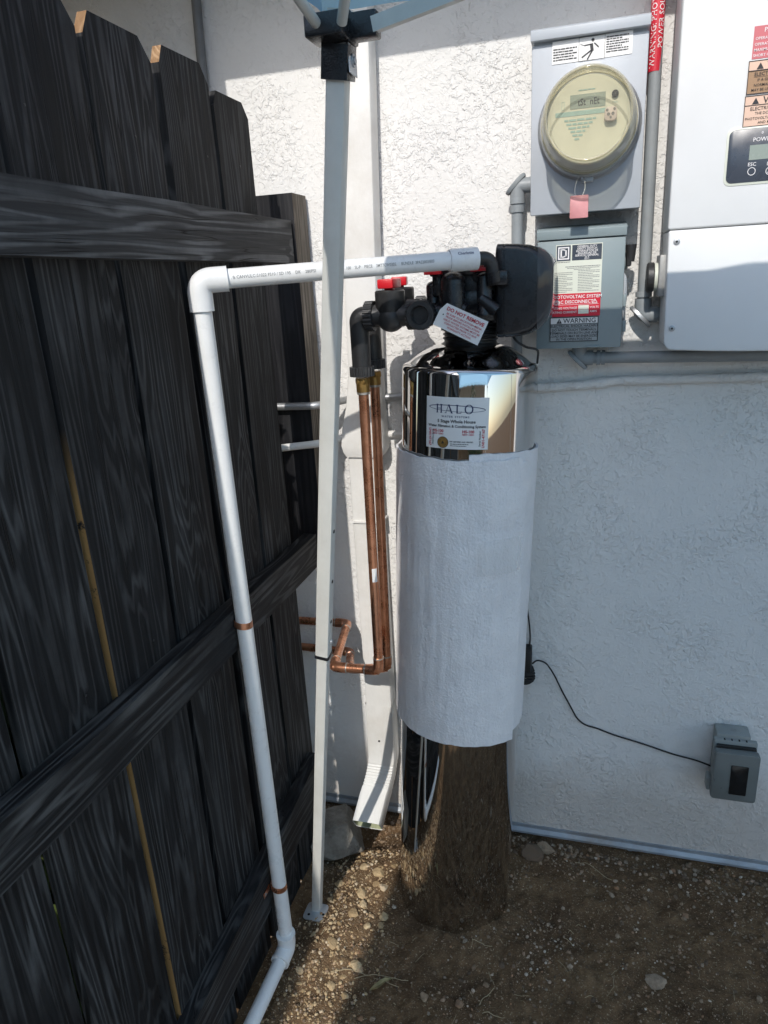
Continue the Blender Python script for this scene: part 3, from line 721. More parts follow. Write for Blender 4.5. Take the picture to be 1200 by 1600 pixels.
# hanging card
HT = Root('hang_tag', (-.25, 1.405, 1.51), 'white warning tag with red writing hanging from the control head', 'tag')
tg = on_front(1.4045, -.2795, 1.5505, R_(-26.5))
outl = [(-.006, -.018), (.002, -.0015), (.0905, .0), (.0905, -.049), (-.007, -.049)]
mb = MB(); K = len(outl)
mb.add([tg(u, v) for u, v in outl]+[(lambda p: (p[0], p[1]+.0008, p[2]))(tg(u, v)) for u, v in outl], [tuple(range(K))[::-1], tuple(range(K, 2*K))]+[(i, (i+1) % K, K+(i+1) % K, K+i) for i in range(K)])
card = HT.part(mb, 'card', M['white'], sharp=20)
tf_ = on_front(1.4037, -.2795, 1.5505, R_(-26.5))
HT.part(flat(text_flat([('DO NOT REMOVE', .0098, .046, -.0130, 'CENTER', .03)]), tf_), 'lettering', M['redink'], card)
HT.part(flat(text_flat([('BE SURE TO BACKWASH MEDIA', .0053, .047, -.0205, 'CENTER', .014), ('PRIOR BEFORE INSTALLATION.', .0053, .047, -.0265, 'CENTER', .014), ('HALO WATER SYSTEMS MUST BE', .0053, .047, -.0325, 'CENTER', .014), ('CONTACTED PRIOR TO ANY', .0053, .047, -.0385, 'CENTER', .014), ('WARRANTY ACTION.', .0053, .047, -.0445, 'CENTER', .014)]), tf_), 'lettering', M['redink'], card)
HT.part(flat(poly([(.004+.0013*math.cos(k*.5236), -.0235+.0013*math.sin(k*.5236)) for k in range(12)]), tf_), 'punched_hole', M['hole'], card)
HT.part(MB().tube(fillet([tg(.004, -.0235), (-.292, 1.412, 1.545), (-.30, 1.44, 1.565)], .01), .0006, 6), 'wire_tie', M['black'])

# ------------------------------------------------------------------ two ball valves and their elbows
def ribbed_nut(c, d, r, w, n=22):
    m = axm(c, d); vs = []; fs = []
    pr_ = [(-w/2, .86), (-w/2, 1.0), (w/2, 1.0), (w/2, .86)]
    q = n*4
    for z, s_ in pr_:
        for j in range(q): k = r*s_*(1.0 if (j % 4) < 2 else .945 if s_ == 1.0 else 1); a = 2*math.pi*j/q; vs.append((k*math.cos(a), k*math.sin(a), z))
    for i in range(3):
        for j in range(q): fs.append((i*q+j, i*q+(j+1) % q, (i+1)*q+(j+1) % q, (i+1)*q+j))
    fs += [tuple(range(q))[::-1], tuple(3*q+j for j in range(q))]
    return MB().add(vs, fs, 0, m)
def ball_valve(y, dz, dx, label, turn):
    B = Root('ball_valve', (-.41+dx, y, 1.50+dz), label, 'ball valve', 'ball valves on the tank head')
    X = lambda a: a+dx
    Z = 1.527+dz
    body = MB().sphere((X(-.408), y, Z-.004), .0300)
    body.lathe([(.0225, -.055), (.0225, .075)], 24, M=axm((X(-.408), y, Z), (1, 0, 0)), cap0=True, cap1=True)
    b_ = B.part(body, 'body', M['blackm'], sharp=50)
    B.part(MB().lathe([(.022, Z-.01), (.029, Z+.012), (.0310, Z+.020), (.0310, Z+.047), (.0285, Z+.050), (.026, Z+.050), (.026, Z+.046), (.006, Z+.046)], 32, M=Matrix.Translation((X(-.408), y, 0))), 'bonnet', M['blackm'], sharp=30)
    B.part(MB().tube([(X(-.408), y, Z+.044), (X(-.408), y, Z+.064)], .007, 12), 'stem', M['black'])
    h = MB().box(-.0165, .0165, -.034, .034, 0, .0185, .003).box(-.009, .009, -.009, .009, -.006, .002, .001)
    h.v = [tuple(Matrix.Translation((X(-.408), y, Z+.0535)) @ Matrix.Rotation(turn, 4, 'Z') @ V(p)) for p in h.v]
    B.part(h, 'handle', M['red'])
    B.part(ribbed_nut((X(-.452), y, Z), (1, 0, 0), .0308, .018), 'union_nut', M['blackm'], sharp=25)
    B.part(ribbed_nut((X(-.362), y, Z), (1, 0, 0), .0305, .018), 'union_nut', M['blackm'], sharp=25)
    B.part(MB().tube(fillet([(X(-.442), y, Z), (X(-.478), y, Z), (X(-.478), y, 1.42+dz)], .013, 8), .0205, 24, rr=None), 'elbow', M['blackm'], sharp=60)
    B.part(ribbed_nut((X(-.478), y, 1.414+dz), (0, 0, 1), .0268, .020), 'lower_nut', M['blackm'], sharp=25)
    B.part(MB().tube([(X(-.345), y, Z), (X(-.29), y+.01, Z)], .021, 20), 'tailpiece', M['black'])
    return B
ball_valve(1.460, 0, 0, 'nearer black plastic ball valve with red handle, left of the control head', R_(0))
ball_valve(1.565, 0.003, -.006, 'farther black plastic ball valve with red handle, partly hidden by the nearer one', R_(12))
# open union socket facing the viewer
U = Root('union_socket', (-.335, 1.42, 1.53), 'black round union socket facing forward, between the ball valves and the tag', 'pipe fitting')
us = axm((-.3335, 1.400, 1.528), (0, 1, 0))
U.part(MB().lathe([(.0165, .03), (.0165, .004), (.0185, 0), (.0265, 0), (.0285, .003), (.0285, .030), (.025, .034), (.021, .05), (.021, .07)], 40, M=us), 'socket', M['blackm'], sharp=30)
U.part(MB().lathe([(.0165, .022), (.0001, .022)], 24, M=us), 'socket_floor', M['hole'])
U.part(ribbed_nut((-.3335, 1.421, 1.528), (0, 1, 0), .0298, .014, 20), 'ribbed_ring', M['blackm'], sharp=25)

# ------------------------------------------------------------------ copper pipes
def copper(x, y, ztop, pts, label, wallpts):
    C = Root('copper_pipe', (x, y, pts[0][2]), label, 'copper pipe', 'copper pipes under the valves')
    r = .0113
    C.part(MB().tube([(x, y, ztop-.030), (x, y, ztop)], .0148, 20), 'brass_adapter', M['brass'])
    C.part(MB().lathe([(.0155, ztop-.013), (.0166, ztop-.011), (.0166, ztop-.003), (.0155, ztop)], 6, M=Matrix.Translation((x, y, 0))), 'brass_hexagon', M['brass'], sharp=20)
    C.part(MB().tube([(x, y, ztop-.035), (x, y, ztop-.030)], .0140, 20), 'solder_ring', M['solder'])
    path = [V((x, y, ztop-.028))]+[V(p) for p in pts]
    for a, b in zip(path, path[1:]): C.part(MB().tube([a, b], r, 20), 'straight_tube', M['copper'])
    for i in range(1, len(path)-1):
        p = path[i]; a = (path[i-1]-p); b = (path[i+1]-p); la = min(.034, a.length*.45); lb = min(.034, b.length*.45)
        e0, e1 = p+a.normalized()*la, p+b.normalized()*lb
        C.part(MB().tube(fillet([e0, p, e1], .018, 8), .0131, 20), 'elbow', M['copper'], sharp=60)
        for e, d in ((e0, a), (e1, b)): C.part(MB().tube([e, e+d.normalized()*.003], .0136, 20), 'solder_ring', M['solder'])
    return C
C1 = copper(-.478, 1.460, 1.400, [(-.483, 1.460, .683), (-.602, 1.460, .679), (-.650, 1.705, .672), (-1.02, 1.705, .662)], 'nearer copper pipe dropping from the valves and turning left to the wall', None)
C2 = copper(-.484, 1.565, 1.400, [(-.495, 1.565, .628), (-.600, 1.565, .612), (-.648, 1.705, .580), (-1.02, 1.705, .585)], 'farther copper pipe, just right of and behind the nearer one', None)
st = slab(-.006, .006, 0, .034, lambda u, v, d: (-.4815+(.0116+d)*math.sin(u/.0116+.55), 1.460-(.0116+d)*math.cos(u/.0116+.55), .925+v), .0004, nu=6)
C1.part(st, 'sticker', M['white'])

# ------------------------------------------------------------------ white PVC drain line
PV = Root('drain_pipe', (-.67, 1.17, .05), 'white plastic drain pipe running down the fence from the control head', 'pipe')
pr = .0168
top = V((-.676, 1.171, 1.6135)); bot = V((-.668, 1.171, .085))
PV.part(MB().tube([dp0+dd*.03, dp1-dd*.01], pr, 24), 'horizontal_run', M['pvc'])
PV.part(MB().tube([top, bot], pr, 24), 'vertical_run', M['pvc'])
PV.part(MB().tube([top+dd*.050, top+dd*.051], .0222, 24).tube(fillet([top+dd*.050, top, top+V((0, 0, -.052))], .03, 10), .0218, 24), 'elbow', M['pvc'], sharp=60)
PV.part(MB().tube([dp1-dd*.055, dp1-dd*.050, dp1], .0210, 24, rr=[.0195, .0210, .0210]), 'coupling', M['pvc'])
low = V((-.676, 1.00, -.035)); k_ = V((-.667, 1.168, .075)); lowd = V((-.675, .60, .012))
bend = V((-.666, 1.166, .070)); run_end = V((-.690, .70, .018))
PV.part(MB().tube([bend, bend+(run_end-bend)*.12, run_end], pr, 24), 'ground_run', M['pvc'])
bd_ = (run_end-bend).normalized()
PV.part(MB().tube(fillet([bend+V((0, 0, .040)), bend, bend+bd_*.040], .024, 8), .0215, 24), 'bend', M['pvc'], sharp=60)
for e, d in ((bend+V((0, 0, .036)), V((0, 0, 1))), (bend+bd_*.036, bd_)): PV.part(MB().tube([e, e+d*.006], .0228, 24), 'bend_rim', M['pvc'])
# printed line along the horizontal run
side = V((0, 0, 1)).cross(dd).normalized()*-1; upv = dd.cross(side)*-1
if upv.z < 0: upv = -upv
if side.y > 0: side = -side
def on_pipe(u, v):
    a = v/(pr+.0003)+R_(8); p = dp0+dd*u+(side*math.cos(a)+upv*math.sin(a))*(pr+.0005); return tuple(p)
tx = text_flat([('. fs CANVULC-S1022 FS10 / SD 195    DK    280PSI', .0075, .056, -.0035, 'LEFT', .004, .95), ('100    SL-P    PIECE    3MT7CW035S.     BUNDLE  3PA22003/E03', .0075, .262, -.0035, 'LEFT', .004, .82)])
PV.part(flat(tx, on_pipe), 'printed_lettering', M['greyink'])
cf = lambda u, v: tuple(dp0+dd*u+(side*math.cos(v/.021+R_(30))+upv*math.sin(v/.021+R_(30)))*.0216)
PV.part(flat(text_flat([('Charlotte', .008, (dp1-dp0).length-.043, -.002, 'LEFT', .01)]), cf), 'printed_lettering', M['blueink'])
for z, lb in ((.944, 'copper pipe strap holding the drain pipe to the middle fence rail'), (.255, 'copper pipe strap holding the drain pipe to the bottom fence rail')):
    x_, y_ = -.6705-.004*(z > .5), 1.171
    SP = Root('pipe_strap', (x_, y_, z), lb, 'pipe strap')
    vs = []; fs = []; n = 18
    for i in range(n+1):
        a = R_(-200+220*i/n); tl = -.003*math.cos(a)
        for q, h in ((.0174, -.007), (.0174, .007), (.0190, .007), (.0190, -.007)): vs.append((x_+q*math.cos(a), y_+q*math.sin(a), z+h+tl))
    for i in range(n):
        for j in range(4): fs.append((4*i+j, 4*i+(j+1) % 4, 4*i+4+(j+1) % 4, 4*i+4+j))
    SP.part(MB().add(vs, fs), 'band', M['copper'])
    SP.part(MB().box(x_-.0205, x_-.0190, y_-.040, y_-.008, z-.007, z+.007, .0005), 'ear', M['copper'])
    SP.part(MB().tube([(x_-.0195, y_-.032, z), (x_-.0175, y_-.032, z)], .003, 8), 'screw', M['galv'])

# ------------------------------------------------------------------ pop-up canopy
TE = Root('canopy_tent', (1.03, -.48, 0), 'blue pop-up canopy with slanted beige leg standing by the fence', 'canopy tent')
def sqtube(a, b, w, yaw=0, wall=True):
    a, b = V(a), V(b); d = (b-a).normalized()
    x = V((math.cos(yaw), math.sin(yaw), 0)); x = (x-d*x.dot(d)).normalized(); y = d.cross(x); mb = MB(); vs = []
    for p in (a, b):
        for u, v in rrect(-w/2, w/2, -w/2, w/2, .0035, 2): vs.append(p+x*u+y*v)
    k = 12; return mb.add(vs, [(j, (j+1) % k, k+(j+1) % k, k+j) for j in range(k)]+[tuple(range(k))[::-1], tuple(k+j for j in range(k))])
feet = [V((-.659, 1.333, .006)), V((2.86, 1.36, .006)), V((2.88, -2.26, .006)), V((-.64, -2.22, .006))]
tips = [V((-.338, 1.035, 1.938)), V((2.58, 1.03, 1.938)), V((2.60, -1.96, 1.938)), V((-.56, -1.95, 1.938))]
ctr = V((1.03, -.48, 2.75))
for k, (a, b) in enumerate(zip(feet, tips)):
    d = b-a; at = lambda z: a+d*((z-a.z)/d.z)
    TE.part(sqtube(at(.875), b, .0280), 'leg', M['tentpaint'])
    TE.part(sqtube(a, at(.90), .0240), 'leg', M['tentpaint'])
    TE.part(sqtube(at(.868), at(.8748), .0305), 'leg_rim', M['black'])
    # slider bracket
    br = sqtube(at(1.860), at(1.900), .0390); br_o = TE.part(br, 'slider_bracket', M['black'])
    q = at(1.918); sx = 1 if q.x < ctr.x else -1; sy = -1 if q.y > ctr.y else 1
    e = MB().box(q.x-.020, q.x+.020, q.y-.020, q.y+.020, 1.898, 1.934, .003)
    e.box(min(q.x, q.x+sx*.056), max(q.x, q.x+sx*.056), q.y-.018, q.y+.006, 1.8985, 1.929, .003)
    e.box(q.x-.005-(.027 if sx > 0 else -.005), q.x+.0195, min(q.y, q.y+sy*.050), max(q.y, q.y+sy*.050), 1.8983, 1.925, .003)
    TE.part(e, 'ears', M['black'], br_o)
    p = at(1.880)
    TE.part(MB().tube([(p.x+.0196, p.y, 1.880), (p.x+.0225, p.y, 1.880)], .0082, 16).tube([(p.x+.0225, p.y, 1.880), (p.x+.0245, p.y, 1.880)], .005, 12), 'push_button', M['galv'], br_o)
    TE.part(MB().box(p.x+.0196, p.x+.0206, p.y-.0165, p.y+.0165, 1.863, 1.898), 'side_plate', M['plate'], br_o)
    for z in (.955, 1.05, 1.16) if k == 0 else ():
        p = at(z); TE.part(MB().tube([(p.x+.0135, p.y, z), (p.x+.0147, p.y, z)], .004, 8), 'pin_hole', M['hole'])
    if k == 0:
        p = at(.90); TE.part(MB().tube([(p.x+.0140, p.y, .905), (p.x+.0185, p.y, .905)], .0045, 12), 'snap_button', M['plate'])
    # foot plate
    pl = [(-.030, -.022), (.018, -.022), (.030, -.010), (.030, .022), (-.018, .022), (-.030, .010)]
    z_ = hgt(a.x, a.y)+.012
    mb = MB(); vs = [(a.x+.004+u, a.y-.006+v, zz) for zz in (z_-.0032, z_) for u, v in rrect(-.030, .028, -.034, .020, .010, 3)]; q_ = 16
    mb.add(vs, [tuple(range(q_))[::-1], tuple(range(q_, 2*q_))]+[(j, (j+1) % q_, q_+(j+1) % q_, q_+j) for j in range(q_)])
    fp = TE.part(mb, 'foot_plate', M['plate'], sharp=30)
    for hx, hy in ((-.016, -.020), (.022, -.012)): TE.part(MB().tube([(a.x+.004+hx, a.y-.006+hy, z_+.0002), (a.x+.004+hx, a.y-.006+hy, z_+.0008)], .0036, 12), 'bolt_hole', M['hole'], fp)
def bar(a, b, w=.012, h=.024):
    a, b = V(a), V(b); d = (b-a).normalized(); s_ = V((0, 0, 1)).cross(d).normalized(); u_ = d.cross(s_); vs = []
    for p in (a, b): vs += [p-s_*w/2-u_*h/2, p+s_*w/2-u_*h/2, p+s_*w/2+u_*h/2, p-s_*w/2+u_*h/2]
    return MB().add(vs, [(0, 1, 5, 4), (1, 2, 6, 5), (2, 3, 7, 6), (3, 0, 4, 7), (3, 2, 1, 0), (4, 5, 6, 7)])
q = tips[0]
TE.part(bar((q.x+.047, q.y-.011, 1.911), (q.x+.60, q.y-.03, 2.005), .011, .018), 'truss_bar', M['tentpaint'])
TE.part(bar((q.x+.60, q.y-.03, 2.005), (2.52, 1.01, 1.92), .011, .018), 'truss_bar', M['tentpaint'])
TE.part(MB().tube([(q.x+.016, q.y-.045, 1.909), (q.x+.22, q.y-.40, 2.15)], .0068, 12), 'truss_bar', M['tentpaint'])
TE.part(MB().tube([(q.x-.018, q.y-.043, 1.912), (q.x-.045, q.y-.60, 2.06)], .0068, 12), 'truss_bar', M['tentpaint'])
TE.part(bar((q.x-.045, q.y-.60, 2.06), (tips[3].x, tips[3].y, 1.93), .011, .018), 'truss_bar', M['tentpaint'])
TE.part(MB().tube([(q.x+.22, q.y-.40, 2.15), tuple(ctr-V((0, 0, .04)))], .009, 10), 'truss_bar', M['tentpaint'])
# cloth: pyramid roof with a short hanging valance
cor = [V((-.372, 1.060, 1.966)), V((2.64, 1.060, 1.966)), V((2.66, -2.02, 1.966)), V((-.625, -2.00, 1.966))]
rf = MB(); n = 24
for k in range(4):
    a, b = cor[k], cor[(k+1) % 4]; vs = []; fs = []
    for j in range(9):
        t = j/8
        for i in range(n+1):
            s_ = i/n; e = a.lerp(b, s_); p = e.lerp(ctr, t); p.z -= .05*math.sin(math.pi*t)*math.sin(math.pi*s_); vs.append(p)
    for j in range(8):
        for i in range(n): q_ = j*(n+1)+i; fs.append((q_, q_+1, q_+n+2, q_+n+1))
    rf.add(vs, fs)
    vs = []; fs = []; m_ = 160; outv = ((a+b)/2-ctr); outv.z = 0; outv.normalize()
    for i in range(m_+1):
        s_ = i/m_; e = a.lerp(b, s_); sag = 0; w_ = .004*math.sin(i*.9)+.003*math.sin(i*.37)
        vs += [e+V((0, 0, -sag)), e+V((0, 0, -sag-.006))+outv*w_*.4, e+V((0, 0, -.018-.006*abs(math.sin(i*.16))))+outv*w_]
    for i in range(m_):
        for j in range(2): q_ = i*3+j; fs.append((q_, q_+1, q_+4, q_+3))
    rf.add(vs, fs)
TE.part(rf, 'canopy_cloth', M['fabric'], sharp=60)

# ------------------------------------------------------------------ meter box and electric meter
MBX = Root('meter_box', (-.033, 1.74, 1.71), 'pale grey painted meter box with a shock-hazard sticker, holding the round meter', 'meter box')
MBX.part(MB().box(-.140, .074, 1.652, 1.748, 1.712, 2.030, .003), 'box', M['meterpaint'])
MBX.part(MB().box(-.143, .077, 1.6485, 1.660, 1.709, 2.021, .0025), 'cover', M['meterpaint'])
hd = MB().prism([(1.634, 2.026), (1.634, 2.043), (1.640, 2.047), (1.749, 2.060), (1.749, 2.026)], -.1445, .0785, .0012, M=Matrix(((0, 1, 0, 0), (1, 0, 0, 0), (0, 0, 1, 0), (0, 0, 0, 1))))
MBX.part(hd, 'rain_hood', M['meterpaint'])
sf = on_front(1.6482)
stk = MBX.part(slab(-.103, .0475, 1.984, 2.0235, lambda u, v, d: (u, 1.6478-d, v+(.0015 if u > -.02 else 0)), .0005, nu=2), 'sticker', M['white'])
sf2 = on_front(1.6466)
fig = join(frame(-.0525, -.0035, 1.9835, 2.0245, .0006), stroke([(-.0290, 2.0115), (-.0270, 1.9985)], .0058), circ(-.0262, 2.0175, .0016, .0030, 14), stroke([(-.0290, 2.0105), (-.0420, 2.0095)], .0019),
           stroke([(-.0420, 2.0095), (-.0495, 2.0125)], .0008), stroke([(-.0235, 2.0120), (-.0150, 2.0040)], .0022), stroke([(-.0290, 2.0000), (-.0465, 1.9895)], .0026), stroke([(-.0270, 1.9990), (-.0360, 1.9850)], .0026))
wr = [bars(-.101, -.056-.006*(k % 2), 2.008-k*.0046, .0021, k) for k in range(5)]+[bars(-.001, .040-.012*(k % 3 == 1), 2.018-k*.0042, .0019, k+9) for k in range(7)]
MBX.part(flat(join(fig, *wr), sf2), 'sticker_print', M['ink'], stk)
MC = V((-.0285, 0, 1.868)); fm = lambda y: axm((MC.x, y, MC.z), (0, -1, 0))
EM = Root('electric_meter', (MC.x, 1.648, MC.z), 'round electric meter under a yellowed clear cover on the meter box', 'electric meter')
EM.part(MB().lathe([(.100, 0), (.1005, .004), (.096, .008), (.0955, .026), (.093, .030), (.088, .030)], 64, M=fm(1.6485)), 'socket_ring', M['galv'])
EM.part(MB().box(-.012, .012, 0, .012, -.104, -.094, .001, M=Matrix.Translation((MC.x, 1.628, MC.z))), 'ring_clasp', M['galv'])
EM.part(MB().lathe([(.0905, .0), (.0905, .008), (.0885, .012), (.0875, .030), (.088, .034), (.086, .040), (.0845, .080), (.082, .092), (.0795, .0965), (.0765, .0965), (.075, .093), (.073, .0925), (.02, .094), (.0005, .094)], 64, M=fm(1.618)), 'clear_cover', M['glass'], sharp=50)
EM.part(MB().lathe([(.0770, .016), (.0775, .030), (.076, .034), (.0705, .034), (.070, .028)], 64, M=fm(1.612)), 'inner_rim', M['meterface'])
EM.part(MB().lathe([(.088, .0), (.066, .002), (.064, .024), (.0005, .024)], 48, M=fm(1.620)), 'base_casting', M['greylabel'])
EM.part(MB().lathe([(.0770+.0022*math.cos(R_(k*30)), .0960+.0022*math.sin(R_(k*30))) for k in range(13)], 64, M=fm(1.618)), 'cover_rim', M['hazy'], sharp=60)
EM.part(MB().lathe([(.0885+.0036*math.cos(R_(k*30)), .009+.0036*math.sin(R_(k*30))) for k in range(13)], 64, M=fm(1.618)), 'cover_flange', M['hazy'], sharp=60)
fc = EM.part(MB().lathe([(.071, .030), (.0005, .030)], 64, M=fm(1.606)), 'dial_face', M['meterface'])
ff = lambda y: on_front(y, MC.x, MC.z)
def tl(u, v): return (u, v+u*.02)
EM.part(flat(rect(-.0350, .0300, .0200, .0440), ff(1.5752)), 'display', M['lcd'], fc)
EM.part(flat(join(text_flat([('tSt  nEt', .0165, -.001, .0250, 'CENTER', .01, .8)])), ff(1.5744)), 'display_digits', M['ink'], fc)
EM.part(flat(rect(-.062, .042, .0085, .0165), ff(1.5753)), 'blue_band', M['meterbar'], fc)
EM.part(MB().lathe([(.0062, 0), (.0062, .006), (.005, .007), (.0005, .007)], 20, M=axm((MC.x+.047, 1.577, MC.z+.038), (0, -1, 0))), 'round_button', M['black'], fc)
op = MB().prism(rrect(.0290, .0515, -.0080, .0155, .007), 1.563, 1.577, .001, M=Matrix.Translation((MC.x, 0, MC.z)))
opo = EM.part(op, 'optical_port', M['optic'], fc)
EM.part(flat(join(*[circ(.0403+a, .0035+b, r_, r_, 14) for a, b, r_ in ((-.0065, .0065, .0016), (.0065, .0075, .0016), (-.004, -.0005, .0019), (.004, .0, .0019), (0, -.006, .0014))]), ff(1.5622)), 'port_holes', M['greyink'], opo)
EM.part(flat(join(text_flat([('TYPE', .0045, .047, .0225, 'CENTER')]), *[bars(-.045+.004*k, .014-.006*k, -.0005-.0066*k, .0034, 60+k) for k in range(6)], bars(-.02, .012, .050, .002, 77), frame(-.0505, -.0455, .020, .034, .0006)), ff(1.5751)), 'dial_print', M['meterbar'], fc)
SE = Root('seal_tag', (-.042, 1.61, 1.72), 'faded pink plastic seal tag hanging on a wire below the round meter', 'seal tag')
SE.part(MB().prism(rrect(-.060, -.024, 1.695, 1.738, .002), 1.604, 1.608, .0008), 'tag', M['pinkseal'])
SE.part(MB().tube(fillet([(-.050, 1.609, 1.738), (-.052, 1.612, 1.750), (-.047, 1.616, 1.770), (-.040, 1.620, 1.776), (-.033, 1.616, 1.768), (-.031, 1.612, 1.750), (-.036, 1.609, 1.738)], .006, 3), .0007, 6), 'wire', M['galv'])

# left conduit into the meter box
def lb_fitting(rt_, c, din, dout, r, mat, capn):
    """angled access fitting: two stubs and a slanted cover plate"""
    c, din, dout = V(c), V(din), V(dout)
    rt_.part(MB().tube(fillet([c+din*.030, c, c+dout*.030], .012, 6), r*1.12, 20), 'angle_body', mat, sharp=60)
    nrm = -(din+dout).normalized(); m = axm(c+nrm*r*.35, nrm, din-dout)
    sc_ = Matrix.Diagonal((1.55, 1.0, 1, 1))
    rt_.part(MB().lathe([(r*1.18, -.004), (r*1.25, .0), (r*1.25, .003), (r*1.1, .005), (.0003, .005)], 28, M=m @ sc_), 'cover_plate', mat if capn is None else capn, sharp=40)
C3 = Root('conduit', (-.176, 1.708, 1.36), 'grey conduit with an angled fitting entering the left side of the meter box', 'conduit')
C3.part(MB().tube([(-.176, 1.708, 1.345), (-.176, 1.708, 1.750)], .0128, 20), 'tube', M['pvc_grey'])
lb_fitting(C3, (-.176, 1.708, 1.776), (0, 0, -1), (1, 0, 0), .0145, M['pvc_grey'], None)
C3.part(MB().tube([(-.176, 1.708, 1.722), (-.176, 1.708, 1.737)], .0158, 20), 'coupling', M['pvc_grey']); C3.part(MB().tube([(-.176, 1.708, 1.7395), (-.176, 1.708, 1.752)], .0165, 20), 'coupling', M['pvc_grey'])
C3.part(MB().tube([(-.15, 1.708, 1.776), (-.139, 1.708, 1.776)], .0165, 20), 'lock_ring', M['pvc_grey'])

# ------------------------------------------------------------------ disconnect switch
AC = Root('disconnect_switch', (-.037, 1.74, 1.43), 'blue-grey solar disconnect switch box with warning labels, under the meter box', 'switch box')
AC.part(MB().box(-.124, .050, 1.656, 1.748, 1.434, 1.678, .002), 'box', M['acpaint'])
dr_ = AC.part(MB().box(-.127, .053, 1.6495, 1.662, 1.431, 1.656, .002), 'door', M['acpaint'])
AC.part(MB().prism([(1.6455, 1.6585), (1.6455, 1.676), (1.650, 1.680), (1.748, 1.690), (1.748, 1.6585)], -.1285, .0545, .001, M=Matrix(((0, 1, 0, 0), (1, 0, 0, 0), (0, 0, 1, 0), (0, 0, 0, 1)))), 'rain_hood', M['acpaint'])
AC.part(MB().box(-.02, .012, 1.6465, 1.650, 1.4325, 1.436, .0005), 'door_catch', M['acpaint'])
def sheet(rt_, u0, u1, v0, v1, y, mat, name, parent, t=.0005): return rt_.part(slab(u0, u1, v0, v1, lambda u, v, d: (u, y-d, v), t), name, mat, parent)
yl = 1.6490
s1 = sheet(AC, -.088, .0075, 1.545, 1.647, yl, M['cream'], 'rating_label', dr_)
AC.part(flat(join(rect(-.0865, -.0575, 1.6145, 1.6455), rect(-.0545, .006, 1.6145, 1.6455)), on_front(yl-.0007)), 'label_header', M['panel'], s1)
AC.part(flat(join(frame(-.0835, -.0605, 1.6175, 1.6425, .0025), stroke([(-.0790, 1.6228), (-.0715, 1.6228)], .0022), stroke([(-.0790, 1.6372), (-.0715, 1.6372)], .0022), stroke([(-.0770, 1.6228), (-.0770, 1.6372)], .0030),
                  stroke([(-.0715, 1.6372), (-.0672, 1.6350)], .0024), stroke([(-.0672, 1.6362), (-.0672, 1.6238)], .0030), stroke([(-.0715, 1.6228), (-.0672, 1.6250)], .0024),
                  text_flat([('GENERAL DUTY', .0055, -.024, 1.6402, 'CENTER', .015), ('SAFETY SWITCH', .0055, -.024, 1.6356, 'CENTER', .015), ('INTERRUPTOR DE', .0055, -.024, 1.6310, 'CENTER', .015), ('SEGURIDAD DE', .0055, -.024, 1.6266, 'CENTER', .015), ('SERVICIO GENERAL', .0055, -.024, 1.6222, 'CENTER', .015), ('30 A', .0048, -.024, 1.6184, 'CENTER', .015), ('240 V~', .0036, -.024, 1.6153, 'CENTER', .01)])), on_front(yl-.0013)), 'lettering', M['whiteink'], s1)
AC.part(flat(join(bars(-.0865, -.058, 1.6112, .0015, 21), bars(-.068, .004, 1.6015, .0015, 22), bars(-.064, .002, 1.5985, .0012, 23), bars(-.050, -.016, 1.5955, .0012, 24), *[bars(-.086, -.052-.012*(k % 3 == 2), 1.590-k*.0036, .0012, 200+k) for k in range(12)], *[bars(-.041, .003-.014*(k % 3 == 2), 1.5925-k*.0034, .0012, 230+k) for k in range(13)]), on_front(yl-.0007)), 'small_print', M['greyink'], s1)
s2 = sheet(AC, -.0935, .0070, 1.4995, 1.5475, yl-.0011, M['redlabel'], 'red_warning_label', dr_)
yy = yl-.0020
AC.part(flat(join(text_flat([('PHOTOVOLTAIC SYSTEM', .0094, -.0432, 1.5375, 'CENTER', .015), ('AC DISCONNECT', .0094, -.0450, 1.5270, 'CENTER', .015), ('OPERATING VOLTAGE', .0066, -.0410, 1.5150, 'RIGHT', .01), ('OPERATING CURRENT', .0066, -.0410, 1.5065, 'RIGHT', .01), ('VOLTS', .0062, -.0145, 1.5155, 'LEFT', .01), ('AMPS', .0062, -.0145, 1.5068, 'LEFT', .01)]),
                  stroke([(-.0895, 1.5243), (.0035, 1.5243)], .0006), join(stroke([(-.0885, 1.5262), (-.0835, 1.5345), (-.0785, 1.5262), (-.0885, 1.5262)], .0011), stroke([(-.0835, 1.5285), (-.0835, 1.5325)], .0012)),
                  join(stroke([(-.0095, 1.5262), (-.0045, 1.5345), (.0005, 1.5262), (-.0095, 1.5262)], .0011), stroke([(-.0045, 1.5285), (-.0045, 1.5325)], .0012))), on_front(yy)), 'lettering', M['whiteink'], s2)
AC.part(flat(join(rect(-.0385, -.0165, 1.5138, 1.5222), rect(-.0385, -.0165, 1.5046, 1.5132)), on_front(yy)), 'blank_fields', M['cream'], s2)
s3 = sheet(AC, -.0975, .0045, 1.4460, 1.4985, yl-.0004, M['greylabel'], 'grey_warning_label', dr_)
AC.part(flat(rect(-.0960, .0030, 1.4842, 1.4970), on_front(yl-.0011)), 'label_header', M['white'], s3)
wtri = lambda x, y, s_: poly([(x-s_, y-s_*.8), (x+s_, y-s_*.8), (x, y+s_)])
